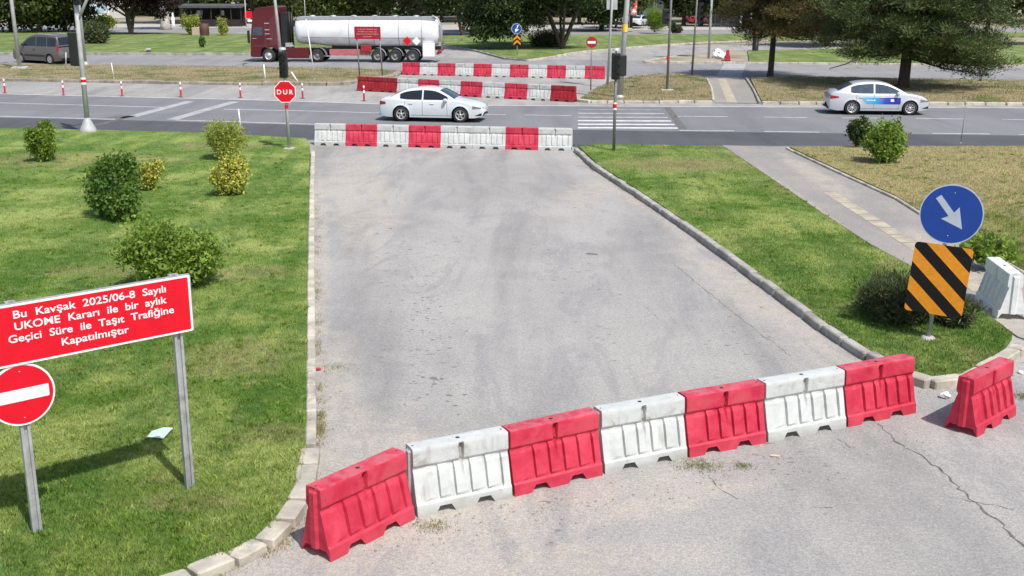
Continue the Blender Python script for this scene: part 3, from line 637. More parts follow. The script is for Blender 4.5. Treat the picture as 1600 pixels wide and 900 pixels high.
# ------------------------------------------------------------------ lettering
def text_mesh(body, m, width=None, height=None, bold=0.0, parent=None, name='lettering', spacing=1.0, wspace=1.0, extrude=0.001):
    cu = bpy.data.curves.new(name, 'FONT'); cu.body = body; cu.size = 1.0; cu.offset = bold; cu.extrude = 0
    cu.align_x = 'CENTER'; cu.space_character = spacing; cu.space_word = wspace; cu.resolution_u = 4
    t = bpy.data.objects.new(name, cu); COL.objects.link(t); bpy.context.view_layer.update()
    dg = bpy.context.evaluated_depsgraph_get(); me = bpy.data.meshes.new_from_object(t.evaluated_get(dg))
    bpy.data.objects.remove(t)
    co = np.zeros(len(me.vertices) * 3); me.vertices.foreach_get('co', co); co = co.reshape(-1, 3)
    mn, mx = co.min(0), co.max(0); s_x = width / (mx[0] - mn[0]) if width else 1; s_y = (height / 0.73) if height else s_x
    co[:, 0] = (co[:, 0] - (mn[0] + mx[0]) / 2) * s_x; co[:, 1] *= s_y
    out = np.stack([co[:, 0], np.zeros(len(co)), co[:, 1]], 1)         # stands upright in xz, faces -y
    me.vertices.foreach_set('co', out.ravel()); me.materials.clear(); me.materials.append(m); me.update()
    o = bpy.data.objects.new(name, me); COL.objects.link(o); o.parent = parent
    return o
def rrect(w, h, r, n=4):
    p = []
    for cx, cz, a0 in ((w / 2 - r, h / 2 - r, 0), (-w / 2 + r, h / 2 - r, 90), (-w / 2 + r, -h / 2 + r, 180), (w / 2 - r, -h / 2 + r, 270)):
        for i in range(n + 1):
            a = R(a0 + 90 * i / n); p.append((cx + r * math.cos(a), cz + r * math.sin(a)))
    return p
def ngon(n, r, a0=0): return [(r * math.cos(R(a0) + 6.28318 * i / n), r * math.sin(R(a0) + 6.28318 * i / n)) for i in range(n)]
def plate(poly, y0, y1, m, parent, name, c=(0, 0, 0)):
    b = MB(); b.prism([(x + c[0], z + c[2]) for x, z in poly], y0 + c[1], y1 + c[1]); return b.build(name, m, parent)
# ------------------------------------------------------------------ big notice board and the no-entry disc (near left)
bR, bL = at(298, 775), at(60, 845); dv = (bR - bL); yaw = math.atan2(dv.y, dv.x); ux = dv.normalized(); span = dv.length
t = empty('notice_board', (bL.x, bL.y, ZL), yaw, 'red notice board with white Turkish lettering on two galvanised posts in the left lawn', 'sign')
for k in (0, span):
    b = MB(); z1 = 2.655
    b.add([(k - .05, -.028, 0), (k - .02, -.028, 0), (k - .02, .0, 0), (k + .02, .0, 0), (k + .02, -.028, 0), (k + .05, -.028, 0), (k + .05, .035, 0), (k - .05, .035, 0)] +
          [(k - .05, -.028, z1), (k - .02, -.028, z1), (k - .02, .0, z1), (k + .02, .0, z1), (k + .02, -.028, z1), (k + .05, -.028, z1), (k + .05, .035, z1), (k - .05, .035, z1)],
          [(i, (i + 1) % 8, (i + 1) % 8 + 8, i + 8) for i in range(8)] + [tuple(range(8, 16))])
    b.build('post', M['galv'], t)
BW, BH, BZ, BX = 2.24, 0.67, 2.30, (-0.36 + span + 0.17) / 2
BW = span + 0.17 + 0.36
plate(rrect(BW, BH, .02), -.062, -.032, M['swhite'], t, 'board', (BX, 0, BZ))
plate(rrect(BW - .05, BH - .05, .015), -.0655, -.062, M['sred'], t, 'face_panel', (BX, 0, BZ))
fr = MB(); fr.box((BX, -.047, BZ + BH / 2 + .006), (BW, .032, .01)); fr.box((BX + BW / 2 + .004, -.047, BZ), (.008, .034, BH)); fr.build('board_frame', M['galv'], t)
lines = [('Bu  Kavşak  2025/06-8  Sayılı', 1.66, .20), ('UKOME  Kararı  ile  bir  aylık', 1.66, .072), ('Geçici  Süre  ile  Taşıt  Trafiğine', 1.81, -.058), ('Kapatılmıştır', .74, -.19)]
for s_, w_, z_ in lines:
    o = text_mesh(s_, M['swhite'], w_, 0.086, 0.012, t); o.location = (BX + .035, -.068, BZ + z_ - .02)
dl = empty('no_entry_sign', (bL.x + ux.x * -.0, bL.y, ZL), yaw, 'round red no-entry disc with white bar fixed below the notice board', 'sign')
plate(ngon(48, .345), -.05, -.036, M['swhite'], dl, 'disc', (0.0, 0, 1.63)); plate(ngon(48, .325), -.053, -.05, M['sred'], dl, 'disc_face', (0.0, 0, 1.63))
plate(rrect(.56, .135, .01), -.0555, -.053, M['swhite'], dl, 'bar', (0.0, 0, 1.63))
b = MB(); [b.lathe([(0, -.060), (.008, -.058), (.008, -.053)], c=(0, 0, 1.63 + k), n=8) for k in (.26, -.26)]; b.build('bolt', M['galv'], dl)
b = MB(); b.box((0, -.030, 1.63 + .2), (.2, .01, .04)); b.box((0, -.030, 1.63 - .2), (.2, .01, .04)); b.build('bracket', M['galv'], dl)
# ------------------------------------------------------------------ keep-right disc and hazard board (right)
hz = at(1450, 530, ZL); t = empty('traffic_sign', hz, R(-22), 'blue disc with white diagonal arrow above black and orange striped board', 'traffic sign')
t.rotation_euler = (0, R(3.8), R(-22))
b = MB(); b.tube([(0, 0.03, 0), (0.0, 0.03, 2.5)], .035, 10); b.build('pole', M['galv'], t)
b = MB(); b.lathe([(0, .05), (.1, .045), (.12, 0)], n=12, axis='z', c=(0, .03, 0)); b.build('concrete_foot', M['concrete'], t)
HB_W, HB_H, HB_Z = .92, 1.2, 1.06; TL = R(3.0)
def stripe_face():
    # diagonal stripes clipped to the board, running from upper left to lower right
    def clip(poly, nx, nz, d):
        out = []
        for i in range(len(poly)):
            p, q = poly[i], poly[(i + 1) % len(poly)]; a = p[0] * nx + p[1] * nz - d; c_ = q[0] * nx + q[1] * nz - d
            if a <= 0: out.append(p)
            if (a < 0) != (c_ < 0) and a != c_: k = a / (a - c_); out.append((p[0] + (q[0] - p[0]) * k, p[1] + (q[1] - p[1]) * k))
        return out
    return clip
clip = stripe_face(); base = rrect(HB_W, HB_H, .06)
tl_ = empty('tmp', (0, 0, 0)); bpy.data.objects.remove(tl_)
bd = plate(base, -.035, -.02, M['sblack'], t, 'striped_board', (0, 0, HB_Z)); bd.rotation_euler = (0, 0, 0)
ob = MB(); nx, nz = .664, .748
for k in range(-4, 3):
    p = clip(base, nx, nz, .446 + .37 * k); p = clip(p, -nx, -nz, -(.26 + .37 * k)) if p else p
    if p and len(p) > 2: ob.prism([(x, z + HB_Z) for x, z in p], -.0385, -.035)
ob.build('orange_stripes', M['sorange'], bd)
dz = 2.19; db = plate(ngon(56, .497), -.036, -.02, M['sgrey'], t, 'arrow_disc', (0.02, 0, dz)); plate(ngon(56, .478), -.0385, -.036, M['sblue'], db, 'disc_face', (0.02, 0, dz))
ar = []
L0 = [(-.05, -.36), (.05, -.36), (.05, -.0), (.17, -.03), (0.0, .30), (-.17, -.03), (-.05, -.0)]
an = R(-138)
for x, z in L0: ar.append((x * math.cos(an) - z * math.sin(an) + .02, x * math.sin(an) + z * math.cos(an)))
plate(ar, -.0415, -.0385, M['sgrey'], db, 'arrow', (0.0, 0, dz))
b = MB(); [b.lathe([(0, -.046), (.01, -.043), (.01, -.0385)], c=(0.02, 0, dz + k), n=8) for k in (.36, -.36)]; b.build('bolt', M['galv'], db)
# ------------------------------------------------------------------ poles, signals, small signs
def pole(name, px, py, h, label, cat, r0=.06, r1=.045, m='polegrey', lean=(0, 0), z=ZL, parts=()):
    p = at(px, py, z); t = empty(name, p, 0, label, cat)
    b = MB(); b.tube([(0, 0, 0), (lean[0] * h * .5, lean[1] * h * .5, h * .5), (lean[0] * h, lean[1] * h, h)], [r0, (r0 + r1) / 2, r1], 12); b.build('pole', M[m], t); return t
def signal_head(t, c, rz=0, n=3, w=.3, name='signal_head', step=.3, lens=True, d=.18):
    b = MB(); H = n * step + .05; b.rbox((0, 0, 0), (w, d, H), .03)
    o = b.build(name, M['black'], t); o.location = c; o.rotation_euler = (0, 0, rz)
    v = MB()
    for i in range(n):
        zc = (i - (n - 1) / 2) * step; rows = []
        for k in range(9):
            a = math.pi * k / 8; rows.append([(.11 * math.cos(a), -d / 2, zc + .11 * math.sin(a)), (.115 * math.cos(a), -d / 2 - .16, zc + .115 * math.sin(a) - .02)])
        v.grid(rows)
        for rr in (0,): v.add([(.09 * math.cos(6.283 * k / 12), -d / 2 - .006, zc + .09 * math.sin(6.283 * k / 12)) for k in range(12)], [tuple(range(12))], 1)
    v.build('visor', [M['black'], M['lens']], o)
    return o
def foot(t, r=.16, h=.25, m='polegrey', name='base_flare'):
    b = MB(); b.lathe([(r, 0), (r * .95, h * .2), (r * .45, h * .8), (r * .35, h)], n=16, axis='z'); return b.build(name, M[m], t)
# stop sign + signal
t = pole('stop_sign', 452, 232, 3.4, 'red octagonal DUR stop sign on a pole topped by a black traffic signal', 'stop sign', .06, .05, 'polegrey', (-.012, 0))
P8 = [(r * math.cos(R(22.5 + 45 * i)), r * math.sin(R(22.5 + 45 * i))) for i in range(8) for r in (.415,)]
o = plate(P8, -.09, -.075, M['swhite'], t, 'octagon', (-.03, 0, 2.05)); P8b = [(x * .93, z * .93) for x, z in P8]; plate(P8b, -.093, -.09, M['sred'], o, 'octagon_face', (-.03, 0, 2.05))
tx = text_mesh('DUR', M['swhite'], .58, .17, .02, o, spacing=1.45); tx.location = (-.03, -.097, 2.05 - .085)
b = MB(); b.lathe([(.065, 1.44), (.065, 1.58)], c=(-.018, 0, 0), n=12, axis='z'); b.build('red_band', M['sred'], t)
signal_head(t, (-.05, -.02, 3.0), 0, 3, .3, step=.29); b = MB(); b.lathe([(.13, 3.52), (.12, 3.6), (.0, 3.62)], c=(-.06, 0, 0), n=12, axis='z'); b.tube([(-.04, 0, 3.4), (-.05, 0, 3.54)], .03, 8); b.build('cap', M['polegrey'], t)
b = MB(); b.rbox((0, 0, .0), (.36, .36, .06), .01); b.build('base_plate', M['concrete'], t)
# crossing signal in front of the crosswalk
t = pole('pedestrian_signal', 959, 235, 3.3, 'black traffic signal with small cap on a pole in front of the crosswalk', 'traffic signal', .055, .05, 'poledark', (.004, 0))
signal_head(t, (0, -.02, 2.98), 0, 3, .3, step=.29); o = signal_head(t, (.24, .12, 3.0), R(200), 2, .28, step=.34)
b = MB(); b.lathe([(.13, 3.52), (.12, 3.6), (.0, 3.62)], n=12, axis='z'); b.tube([(0, 0, 3.2), (0, 0, 3.54)], .03, 8); b.build('cap', M['polegrey'], t)
b = MB(); b.lathe([(.07, 1.52), (.07, 1.66)], n=12, axis='z'); b.build('red_band', M['sred'], t)
b = MB(); b.lathe([(.069, 1.45), (.069, 1.52)], n=12, axis='z'); b.lathe([(.069, 1.66), (.069, 1.72)], n=12, axis='z'); b.build('white_band', M['swhite'], t)
# tall mast with arm (left)
t = pole('signal_mast', 138, 205, 6.4, 'tall grey signal mast with flared foot at the edge of the left lawn', 'signal mast', .105, .085, 'polegrey', (0, 0)); foot(t, .33, .55)
b = MB(); b.tube([(0, 0, 4.35), (.42, .05, 5.15), (1.1, .1, 6.5)], [.06, .06, .05], 10); b.build('arm', M['polegrey'], t)
b = MB(); b.lathe([(.11, 1.96), (.11, 2.08)], n=14, axis='z'); b.build('red_band', M['sred'], t)
b = MB(); b.lathe([(.109, 1.88), (.109, 1.96)], n=14, axis='z'); b.lathe([(.109, 2.08), (.109, 2.16)], n=14, axis='z'); b.build('white_band', M['swhite'], t)
signal_head(t, (.13, -.14, 5.45), 0, 3, .3, step=.3); signal_head(t, (-.3, .12, 3.25), R(150), 3, .5, step=.42, d=.14)
t = pole('street_lamp', 134, 101, 9.5, 'grey lamp post just behind the signal mast on the left median', 'street lamp', .10, .06, 'polegrey', (-.01, 0)); foot(t, .2, .3)
b = MB(); b.tube([(-.1, 0, 9.4), (-.3, .6, 9.9), (-.4, 1.6, 10.1)], .04, 8); b.rbox((-.45, 2.0, 10.1), (.3, .9, .14), .03); b.build('lamp_arm', M['polegrey'], t)
t = pole('street_lamp', 31, 107, 9.5, 'leaning pale lamp post in front of the grey van', 'street lamp', .15, .1, 'polegrey', (-.012, 0))
b = MB(); b.rbox((0, 0, .05), (1.0, .7, .16), .03); b.build('plinth', M['concrete'], t)
b = MB(); b.tube([(-.11, 0, 9.4), (-.3, .6, 9.9), (-.4, 1.6, 10.1)], .04, 8); b.rbox((-.45, 2.0, 10.1), (.3, .9, .14), .03); b.build('lamp_arm', M['polegrey'], t)
t = pole('street_lamp', 441, 108, 8.5, 'slim leaning lamp post in front of the maroon truck cab', 'street lamp', .12, .08, 'polegrey', (-.055, 0))
b = MB(); b.tube([(-.46, 0, 8.4), (-.6, .6, 8.9), (-.7, 1.6, 9.1)], .04, 8); b.rbox((-.7, 2.0, 9.1), (.3, .9, .14), .03); b.build('lamp_arm', M['polegrey'], t)
t = pole('street_lamp', 968, 152, 9.5, 'thick grey lamp post with yellow band behind the crosswalk signal', 'street lamp', .15, .11, 'polegrey', (.055, 0)); foot(t, .25, .2)
b = MB(); b.lathe([(.15, 3.35), (.15, 3.75)], c=(.195, 0, 0), n=14, axis='z'); b.build('yellow_band', simple('yellow_tape', (.7, .5, .05), .6), t)
b = MB(); b.tube([(.5, 0, 9.4), (.6, .6, 9.9), (.7, 1.6, 10.1)], .04, 8); b.rbox((.7, 2.0, 10.1), (.3, .9, .14), .03); b.build('lamp_arm', M['polegrey'], t)
t = pole('road_sign', 949, 134, 7.2, 'back of a tall panel sign, pale and peeling, on a leaning post', 'sign', .07, .06, 'polegrey', (.035, 0))
b = MB(); b.rbox((.17, .08, 5.2), (.62, .03, 1.8), .01); b.rbox((.2, .08, 6.6), (.62, .03, .9), .01); b.box((.19, .05, 5.9), (.04, .04, 3.0)); b.build('sign_panel', simple('back_of_sign', (.36, .37, .37), .6, var=.2, scale=3, dirt=(.6, .6, .58)), t)
t = pole('signal_pole', 1042, 141, 8.0, 'signal pole on the dry median island right of the crosswalk signal', 'traffic signal', .07, .06, 'poledark', (.012, 0)); signal_head(t, (-.22, -.05, 4.0), R(20), 2, .36, step=.38)
b = MB(); b.rbox((0, 0, .02), (.7, .6, .06), .01); b.build('base_plate', M['concrete'], t)
b = MB(); b.lathe([(.085, 1.7), (.085, 1.85)], n=12, axis='z'); b.build('red_band', M['sred'], t)
t = pole('signal_pole', 1081, 117, 6.5, 'thin dark signal pole at the far tip of the dry median island', 'traffic signal', .07, .05, 'poledark', (.03, 0)); o = signal_head(t, (.42, -.05, 3.8), R(35), 4, .38, step=.36)
t = pole('billboard', 1107, 91, 7.4, 'orange and red billboard panel on a single grey pole', 'billboard', .1, .09, 'polegrey', (.01, 0))
b = MB(); b.rbox((.15, 0, 6.0), (2.9, .2, 2.2), .03); o = b.build('panel', M['swhite'], t)
b = MB(); b.rbox((-.7, -.11, 6.05), (1.1, .02, 1.9), .005); b.build('orange_poster', simple('orange_poster', (.75, .3, .12), .5, var=.3, scale=1.5), o)
b = MB(); b.rbox((.75, -.11, 6.05), (1.3, .02, 1.9), .005); b.build('red_poster', simple('pink_poster', (.65, .25, .28), .5, var=.35, scale=1.5), o)
# small signs in the distance
t = pole('no_entry_sign', 923, 141, 2.75, 'small no-entry disc on a thin pole at the right end of the barrier rows', 'sign', .035, .03, 'poledark')
o = plate(ngon(24, .3), -.05, -.035, M['sdred'], t, 'disc', (0, 0, 2.62)); plate(rrect(.44, .13, .01), -.055, -.05, M['swhite'], o, 'bar', (0, 0, 2.62))
t = pole('direction_sign', 808, 87, 2.3, 'small blue disc above an orange chevron board on the far grass corner', 'traffic sign', .04, .04, 'galv')
o = plate(ngon(24, .42), -.06, -.045, M['sgrey'], t, 'arrow_disc', (-.05, 0, 2.15)); plate(ngon(24, .38), -.063, -.06, M['sblue'], o, 'disc_face', (-.05, 0, 2.15))
plate([(.05, .28), (.18, .28), (.02, -.05), (.2, -.05), (-.1, -.3), (-.12, .0), (0, -.0)], -.067, -.063, M['swhite'], o, 'arrow', (-.05, 0, 2.15))
o = plate(rrect(.62, .85, .05), -.06, -.045, M['sblack'], t, 'chevron_board', (0, 0, 1.23))
for k in (0, .36): plate([(-.28, -.16), (0, .08), (.28, -.16), (.28, .02), (0, .28), (-.28, .02)], -.065, -.06, M['sorange'], o, 'chevron', (0, 0, 1.0 + k))
pa, pb = at(562, 119, ZL), at(590, 123, ZL); pc = at(577, 106, ZL)
t = empty('notice_board', pa, 0, 'small dark red notice board on thin posts in front of the tanker', 'sign')
d = hat(553, 65, pa.y); 
for q, top in ((pa, 2.75), (pa + Vector((1.5, -.35, 0)), 2.75)):
    b = MB(); l = q - pa; b.tube([(l.x, l.y, 0), (l.x - .12, l.y, top)], .045, 6); b.build('post', M['poledark'], t)
l = Vector((1.5, -.35, 0)); yw = math.atan2(l.y, l.x)
o = plate(rrect(1.75, .78, .03), -.07, -.05, M['sdred'], t, 'board', (0, 0, 0)); o.location = (l.x / 2 - .12, l.y / 2, 2.72); o.rotation_euler = (0, 0, yw)
for i, (s_, w_) in enumerate([('Bu Kavşak 2025/06-8 Sayılı', 1.3), ('UKOME Kararı ile bir aylık', 1.3), ('Geçici Süre ile Taşıt Trafiğine', 1.45), ('Kapatılmıştır', .6)]):
    x = text_mesh(s_, simple('faded_lettering', (.55, .3, .3), .6), w_, .075, .02, o); x.location = (0, -.075, .19 - i * .15)
# marker posts
def marker(px, py, h, label, lean=0.0, r=.03, m='swhite', z=ZL, side=0):
    p = at(px, py, z); t = empty('marker_post', p, 0, label, 'marker post', 'thin marker posts along the roads')
    b = MB(); b.tube([(0, 0, 0), (lean * h, side, h * (1 - abs(lean) * .2))], [r, r * .8], 8); b.build('post', M[m], t)
    b = MB(); b.lathe([(r * 1.6, 0), (r * 1.3, .05), (0, .06)], n=8, axis='z'); b.build('foot', M['concrete'], t)
marker(377, 207, .95, 'white marker post at the road edge right of the yellow-green bush', -.06)
marker(178, 122, .95, 'white marker post on the left median nearest the signal mast', -.08)
marker(415, 128, 1.05, 'white marker post on the median below the truck cab', -.05, .045)
marker(466, 129, .7, 'white marker post tilted over beside the stop sign', -.55, .05)
marker(103, 99, .8, 'short white marker post at the edge of the far road near the van', 0.1, .035)
marker(492, 124, 3.7, 'tall thin bent white post in front of the tanker', -.10, .035)
marker(1501, 224, 1.6, 'thin dark stake at the right edge of the main road', .04, .015, 'poledark')
# flexible delineators
def delineator():
    r = empty('delineator_post', (0, 0, 0)); b = MB()
    b.lathe([(.055, .03), (.05, .05), (.048, .42)], n=12, axis='z'); b.build('red_sleeve', M['b_red'], r)
    b = MB(); b.lathe([(.048, .42), (.047, .56)], n=12, axis='z'); b.build('white_band', M['swhite'], r)
    b = MB(); b.lathe([(.047, .56), (.046, .64), (.03, .66)], n=12, axis='z'); b.build('collar', M['b_red'], r)
    b = MB(); b.lathe([(.03, .66), (.045, .70), (.045, .78), (.0, .8)], n=12, axis='z'); b.build('white_top', M['swhite'], r)
    b = MB(); b.lathe([(.11, 0), (.1, .025), (.055, .035)], n=12, axis='z'); b.build('base', M['black'], r); return r
dp = delineator()
dtxt = ['at the far left, leftmost of its line', 'just left of the signal mast', 'right of the signal mast, third of its line', 'fourth of its line from the left', 'fifth of its line, left of the stop sign', 'just right of the stop sign', 'beside the dark red barriers, rightmost of its line']
for i, (x, y) in enumerate([(8, 146), (99.5, 149), (191, 150.5), (283, 152), (376, 153), (473, 154), (569, 158)]):
    o = dp if i == 0 else copy_tree(dp); o.location = at(x, y); tag(o, 'red and white delineator post ' + dtxt[i], 'delineator', 'delineators along the main road')
# litter
def flatpiece(name, px, py, pts, m, label, z, cat='litter', th=.01, rz=0):
    p = at(px, py, z); b = MB(); b.prism(pts, 0, th, 'xy'); o = b.build(name, m); o.location = p; o.rotation_euler = (R(1), R(1), rz); return tag(o, label, cat)
flatpiece('plastic_debris', 250, 676, [(-.13, -.15), (.10, -.19), (.13, .16), (.0, .17), (-.12, .04)], simple('pale_teal_plastic', (.45, .60, .52), .6), 'pale teal plastic panel lying in the lawn behind the notice board', ZL + .045, th=.006)
flatpiece('plastic_scrap', 497, 577, [(-.05, -.03), (.05, -.02), (.04, .03), (-.04, .03)], M['b_red'], 'small red plastic scrap by the left kerb', .02, th=.02)
flatpiece('cardboard_scrap', 1210, 712, [(-.06, -.02), (.05, -.04), (.07, 0), (-.04, .03)], simple('card', (.5, .42, .3), .8), 'flattened beige card scrap in front of the white barrier', .01)
def crumple(name, px, py, r, m, label, z=0, cat='litter', n=14):
    p = at(px, py, z); b = MB(); rows = []
    for i in range(6):
        th = math.pi * i / 5; rows.append([tuple(r * random.uniform(.6, 1.2) * q for q in (math.sin(th) * math.cos(6.283 * k / 8), math.sin(th) * math.sin(6.283 * k / 8), math.cos(th) * .6)) for k in range(8)])
    b.grid(rows, smooth=False, closed=True); o = b.build(name, m); o.location = p + Vector((0, 0, r * .5)); return tag(o, label, cat)
crumple('paper_litter', 1477, 622, .09, M['swhite'], 'crumpled white litter in front of the right kerb corner')
crumple('paper_litter', 1595, 584, .05, M['swhite'], 'small white scrap at the right edge behind the lone barrier')
for i, (x, y) in enumerate([(1122, 86), (1126, 92), (1118, 90), (1130, 88)]): crumple('rubble_lump', x, y, .45 - i * .06, M['swhite'], ['largest white rubble lump beside the far red barrier', 'nearest white rubble lump below the far red barrier', 'leftmost white rubble lump at the far red barrier', 'white rubble lump touching the far red barrier'][i], ZL, 'rubble')
crumple('stone', 232, 81, .3, M['concrete'], 'pale stone at the kerb of the far lawn', ZL, 'stone')

# ------------------------------------------------------------------ cars
def interp(P, x):
    if x <= P[0][0]: return P[0][1]
    for i in range(len(P) - 1):
        if x <= P[i + 1][0]:
            a, b_ = P[i], P[i + 1]; t = (x - a[0]) / (b_[0] - a[0]); t0 = P[i - 1] if i else a; t3 = P[i + 2] if i + 2 < len(P) else b_
            m1 = (b_[1] - t0[1]) / (b_[0] - t0[0]) * (b_[0] - a[0]); m2 = (t3[1] - a[1]) / (t3[0] - a[0]) * (b_[0] - a[0])
            return (2*t**3 - 3*t*t + 1) * a[1] + (t**3 - 2*t*t + t) * m1 + (-2*t**3 + 3*t*t) * b_[1] + (t**3 - t*t) * m2
    return P[-1][1]
class Car:
    def __init__(s, L, W, deck, roof, wheels, belt, wr=.33, taper=.30, clear=.2): s.L, s.W, s.deck, s.roof, s.wh, s.belt, s.wr, s.taper, s.clear = L / 2, W / 2, deck, roof, wheels, belt, wr, taper, clear
    def plan(s, x):
        k = max(0, abs(x) - s.L * .6) / (s.L * .4); return 1 - .16 * k ** 2.4
    def zb(s, x):
        z = s.clear + .06 * max(0, abs(x) - s.L * .85) / (s.L * .15)
        for w in s.wh:
            d = abs(x - w); r = s.wr + .06
            if d < r: z = max(z, s.wr + math.sqrt(r * r - d * d) * 1.0)
        return z
    def sidey(s, x, z):                       # half width of the body side at height z
        zt = s.belt; k = (z - .55) / .5; f = 1 - .035 * max(0, -k) ** 1.5 * 2.2 - .05 * max(0, k) ** 2
        if .60 < z < .66: f += .003
        for w in s.wh:                          # slight flare round the arches
            d = math.hypot(x - w, z - s.wr)
            if d < s.wr + .14: f += .018 * max(0, 1 - max(0, d - s.wr - .05) / .09)
        return s.W * s.plan(x) * f
    def zd(s, x): return interp(s.deck, x)
    def gy(s, x, z): return s.sidey(x, s.belt) * .985 - (z - s.belt) * s.taper - .02
    def endx(s, x, z):
        if abs(x) < s.L - .3: return x
        sg = 1 if x > 0 else -1; k = (abs(x) - s.L + .3) / .3
        bz = (z - .5) / .45; return x - sg * k * (.06 * bz * bz)
    def build(s, t, paint, glass, spokes=5, mirror=True):
        xs = set(np.round(np.linspace(-s.L, s.L, 61), 3))
        for w in s.wh: xs |= set(np.round([w + (s.wr + .06) * math.cos(a) for a in np.linspace(0, math.pi, 15)], 3)) | {round(w - s.wr - .061, 3), round(w + s.wr + .061, 3)}
        xs = sorted(xs); b = MB()
        rows = []
        for x in xs:
            zb, zd = s.zb(x), s.zd(x); zs = zd - .06; r = []
            zb = min(zb, zs - .05)
            for i in range(11):
                z = zb + (zs - zb) * i / 10; r.append((s.endx(x, z), -s.sidey(x, z), z))
            y0 = s.sidey(x, zs)
            for dy, dz_ in ((.012, .03), (.04, .052), (.10, .064)): r.append((s.endx(x, zs + dz_), -(y0 - dy), zs + dz_))
            for f in (.66, .33, 0): r.append((s.endx(x, zd), -(y0 - .10) * f, zs + .064 + .035 * (1 - f * f)))
            full = r + [(p[0], -p[1], p[2]) for p in reversed(r[:-1])]; rows.append(full)
        b.grid(rows)
        for row in (rows[0], rows[-1]):
            c = (sum(p[0] for p in row) / len(row) + (.03 if row is rows[-1] else -.03), 0, .55); n = len(row)
            b.add(row + [c], [(i, i + 1, n) for i in range(n - 1)], 0, True)
        # cabin
        x0, x1 = s.roof[0][0], s.roof[-1][0]; gx = np.linspace(x0, x1, 40); rows = []
        for x in gx:
            zr = max(interp(s.roof, x), s.belt + .001); r = []
            for i in range(7):
                z = s.belt - .03 + (zr - .045 - s.belt + .03) * i / 6 if zr > s.belt + .08 else s.belt - .03 + (zr - s.belt) * i / 6
                r.append((x, -s.gy(x, z), z))
            ye = -r[-1][1]; r.append((x, -(ye - .03), zr - .012)); 
            for f in (.9, .6, .3, 0): r.append((x, -(ye - .05) * f, zr + .03 * (1 - f * f)))
            rows.append(r + [(p[0], -p[1], p[2]) for p in reversed(r[:-1])])
        b.grid(rows); body = b.build('body', paint, t)
        ub = MB(); ub.box((0, 0, .34), (s.L * 1.86, s.W * 1.45, .30)); ub.build('underbody', M['darktrim'], t)
        for w in s.wh:
            wl = MB(); wl.lathe([(s.wr + .055, -s.W * .93), (s.wr + .055, s.W * .93)], c=(w, 0, s.wr), n=24); wl.build('wheel_well', M['darktrim'], t)
        # wheels
        for w in s.wh:
            for sg in (-1, 1):
                b = MB(); b.lathe([(s.wr * .62, -.10), (s.wr * .93, -.105), (s.wr, -.085), (s.wr, .085), (s.wr * .93, .105), (s.wr * .62, .10)], n=28); wo = b.build('wheel', M['rubber'], t, (w, sg * (s.W - .12), s.wr))
                wo.rotation_euler = (0, 0, 0 if sg < 0 else math.pi)
                b = MB(); b.lathe([(s.wr * .64, -.10), (s.wr * .60, -.085), (s.wr * .56, -.05), (s.wr * .5, -.02), (0.0, -.02)], n=28, mi=1); b.lathe([(s.wr * .66, -.104), (s.wr * .56, -.098), (s.wr * .54, -.07)], n=28)
                for k in range(spokes):
                    a = 6.283 * k / spokes + .3; b.box((math.cos(a) * s.wr * .32, -.085, math.sin(a) * s.wr * .32), (s.wr * .56, .03, s.wr * (.22 if spokes < 6 else .12)), ry=-a)
                b.lathe([(0, -.11), (s.wr * .15, -.105), (s.wr * .17, -.08)], n=12)
                b.build('rim', [M['alloy'], M['darktrim']], wo)
        return body
    def side_patch(s, t, name, m, xa, xb, zlo, zhi, off=.006, n=14, side=-1, cabin=False, parent=None, rows_n=5):
        b = MB(); rows = []
        for i in range(n + 1):
            x = xa + (xb - xa) * i / n; a = zlo(x) if callable(zlo) else zlo; c = zhi(x) if callable(zhi) else zhi; c = max(a + .001, c)
            f = s.gy if cabin else s.sidey
            rows.append([(x, side * (f(x, a + (c - a) * j / (rows_n - 1)) + off), a + (c - a) * j / (rows_n - 1)) for j in range(rows_n)])
        b.grid(rows); return b.build(name, m, parent or t)
    def top_patch(s, t, name, m, xa, xb, inset=.07, off=.008, n=10):
        b = MB(); rows = []
        for i in range(n + 1):
            x = xa + (xb - xa) * i / n; zr = interp(s.roof, x); ye = s.gy(x, zr - .045) - inset; sl = (interp(s.roof, x + .02) - interp(s.roof, x - .02)) / .04; nn = Vector((-sl, 0, 1)).normalized() * off
            rows.append([(x + nn.x, ye * f, zr + .03 * (1 - abs(f) ** 2) + nn.z) for f in (-1, -.75, -.5, -.25, 0, .25, .5, .75, 1)])
        b.grid(rows); return b.build(name, m, t)
def add_mirrors(t, c, x, z, m):
    for sg in (-1, 1):
        b = MB(); y = sg * (c.sidey(x, c.belt) + .09); b.rbox((x, y, z), (.14, .2, .13), .03); b.box((x, y - sg * .1, z - .04), (.05, .1, .03)); b.build('mirror', m, t)
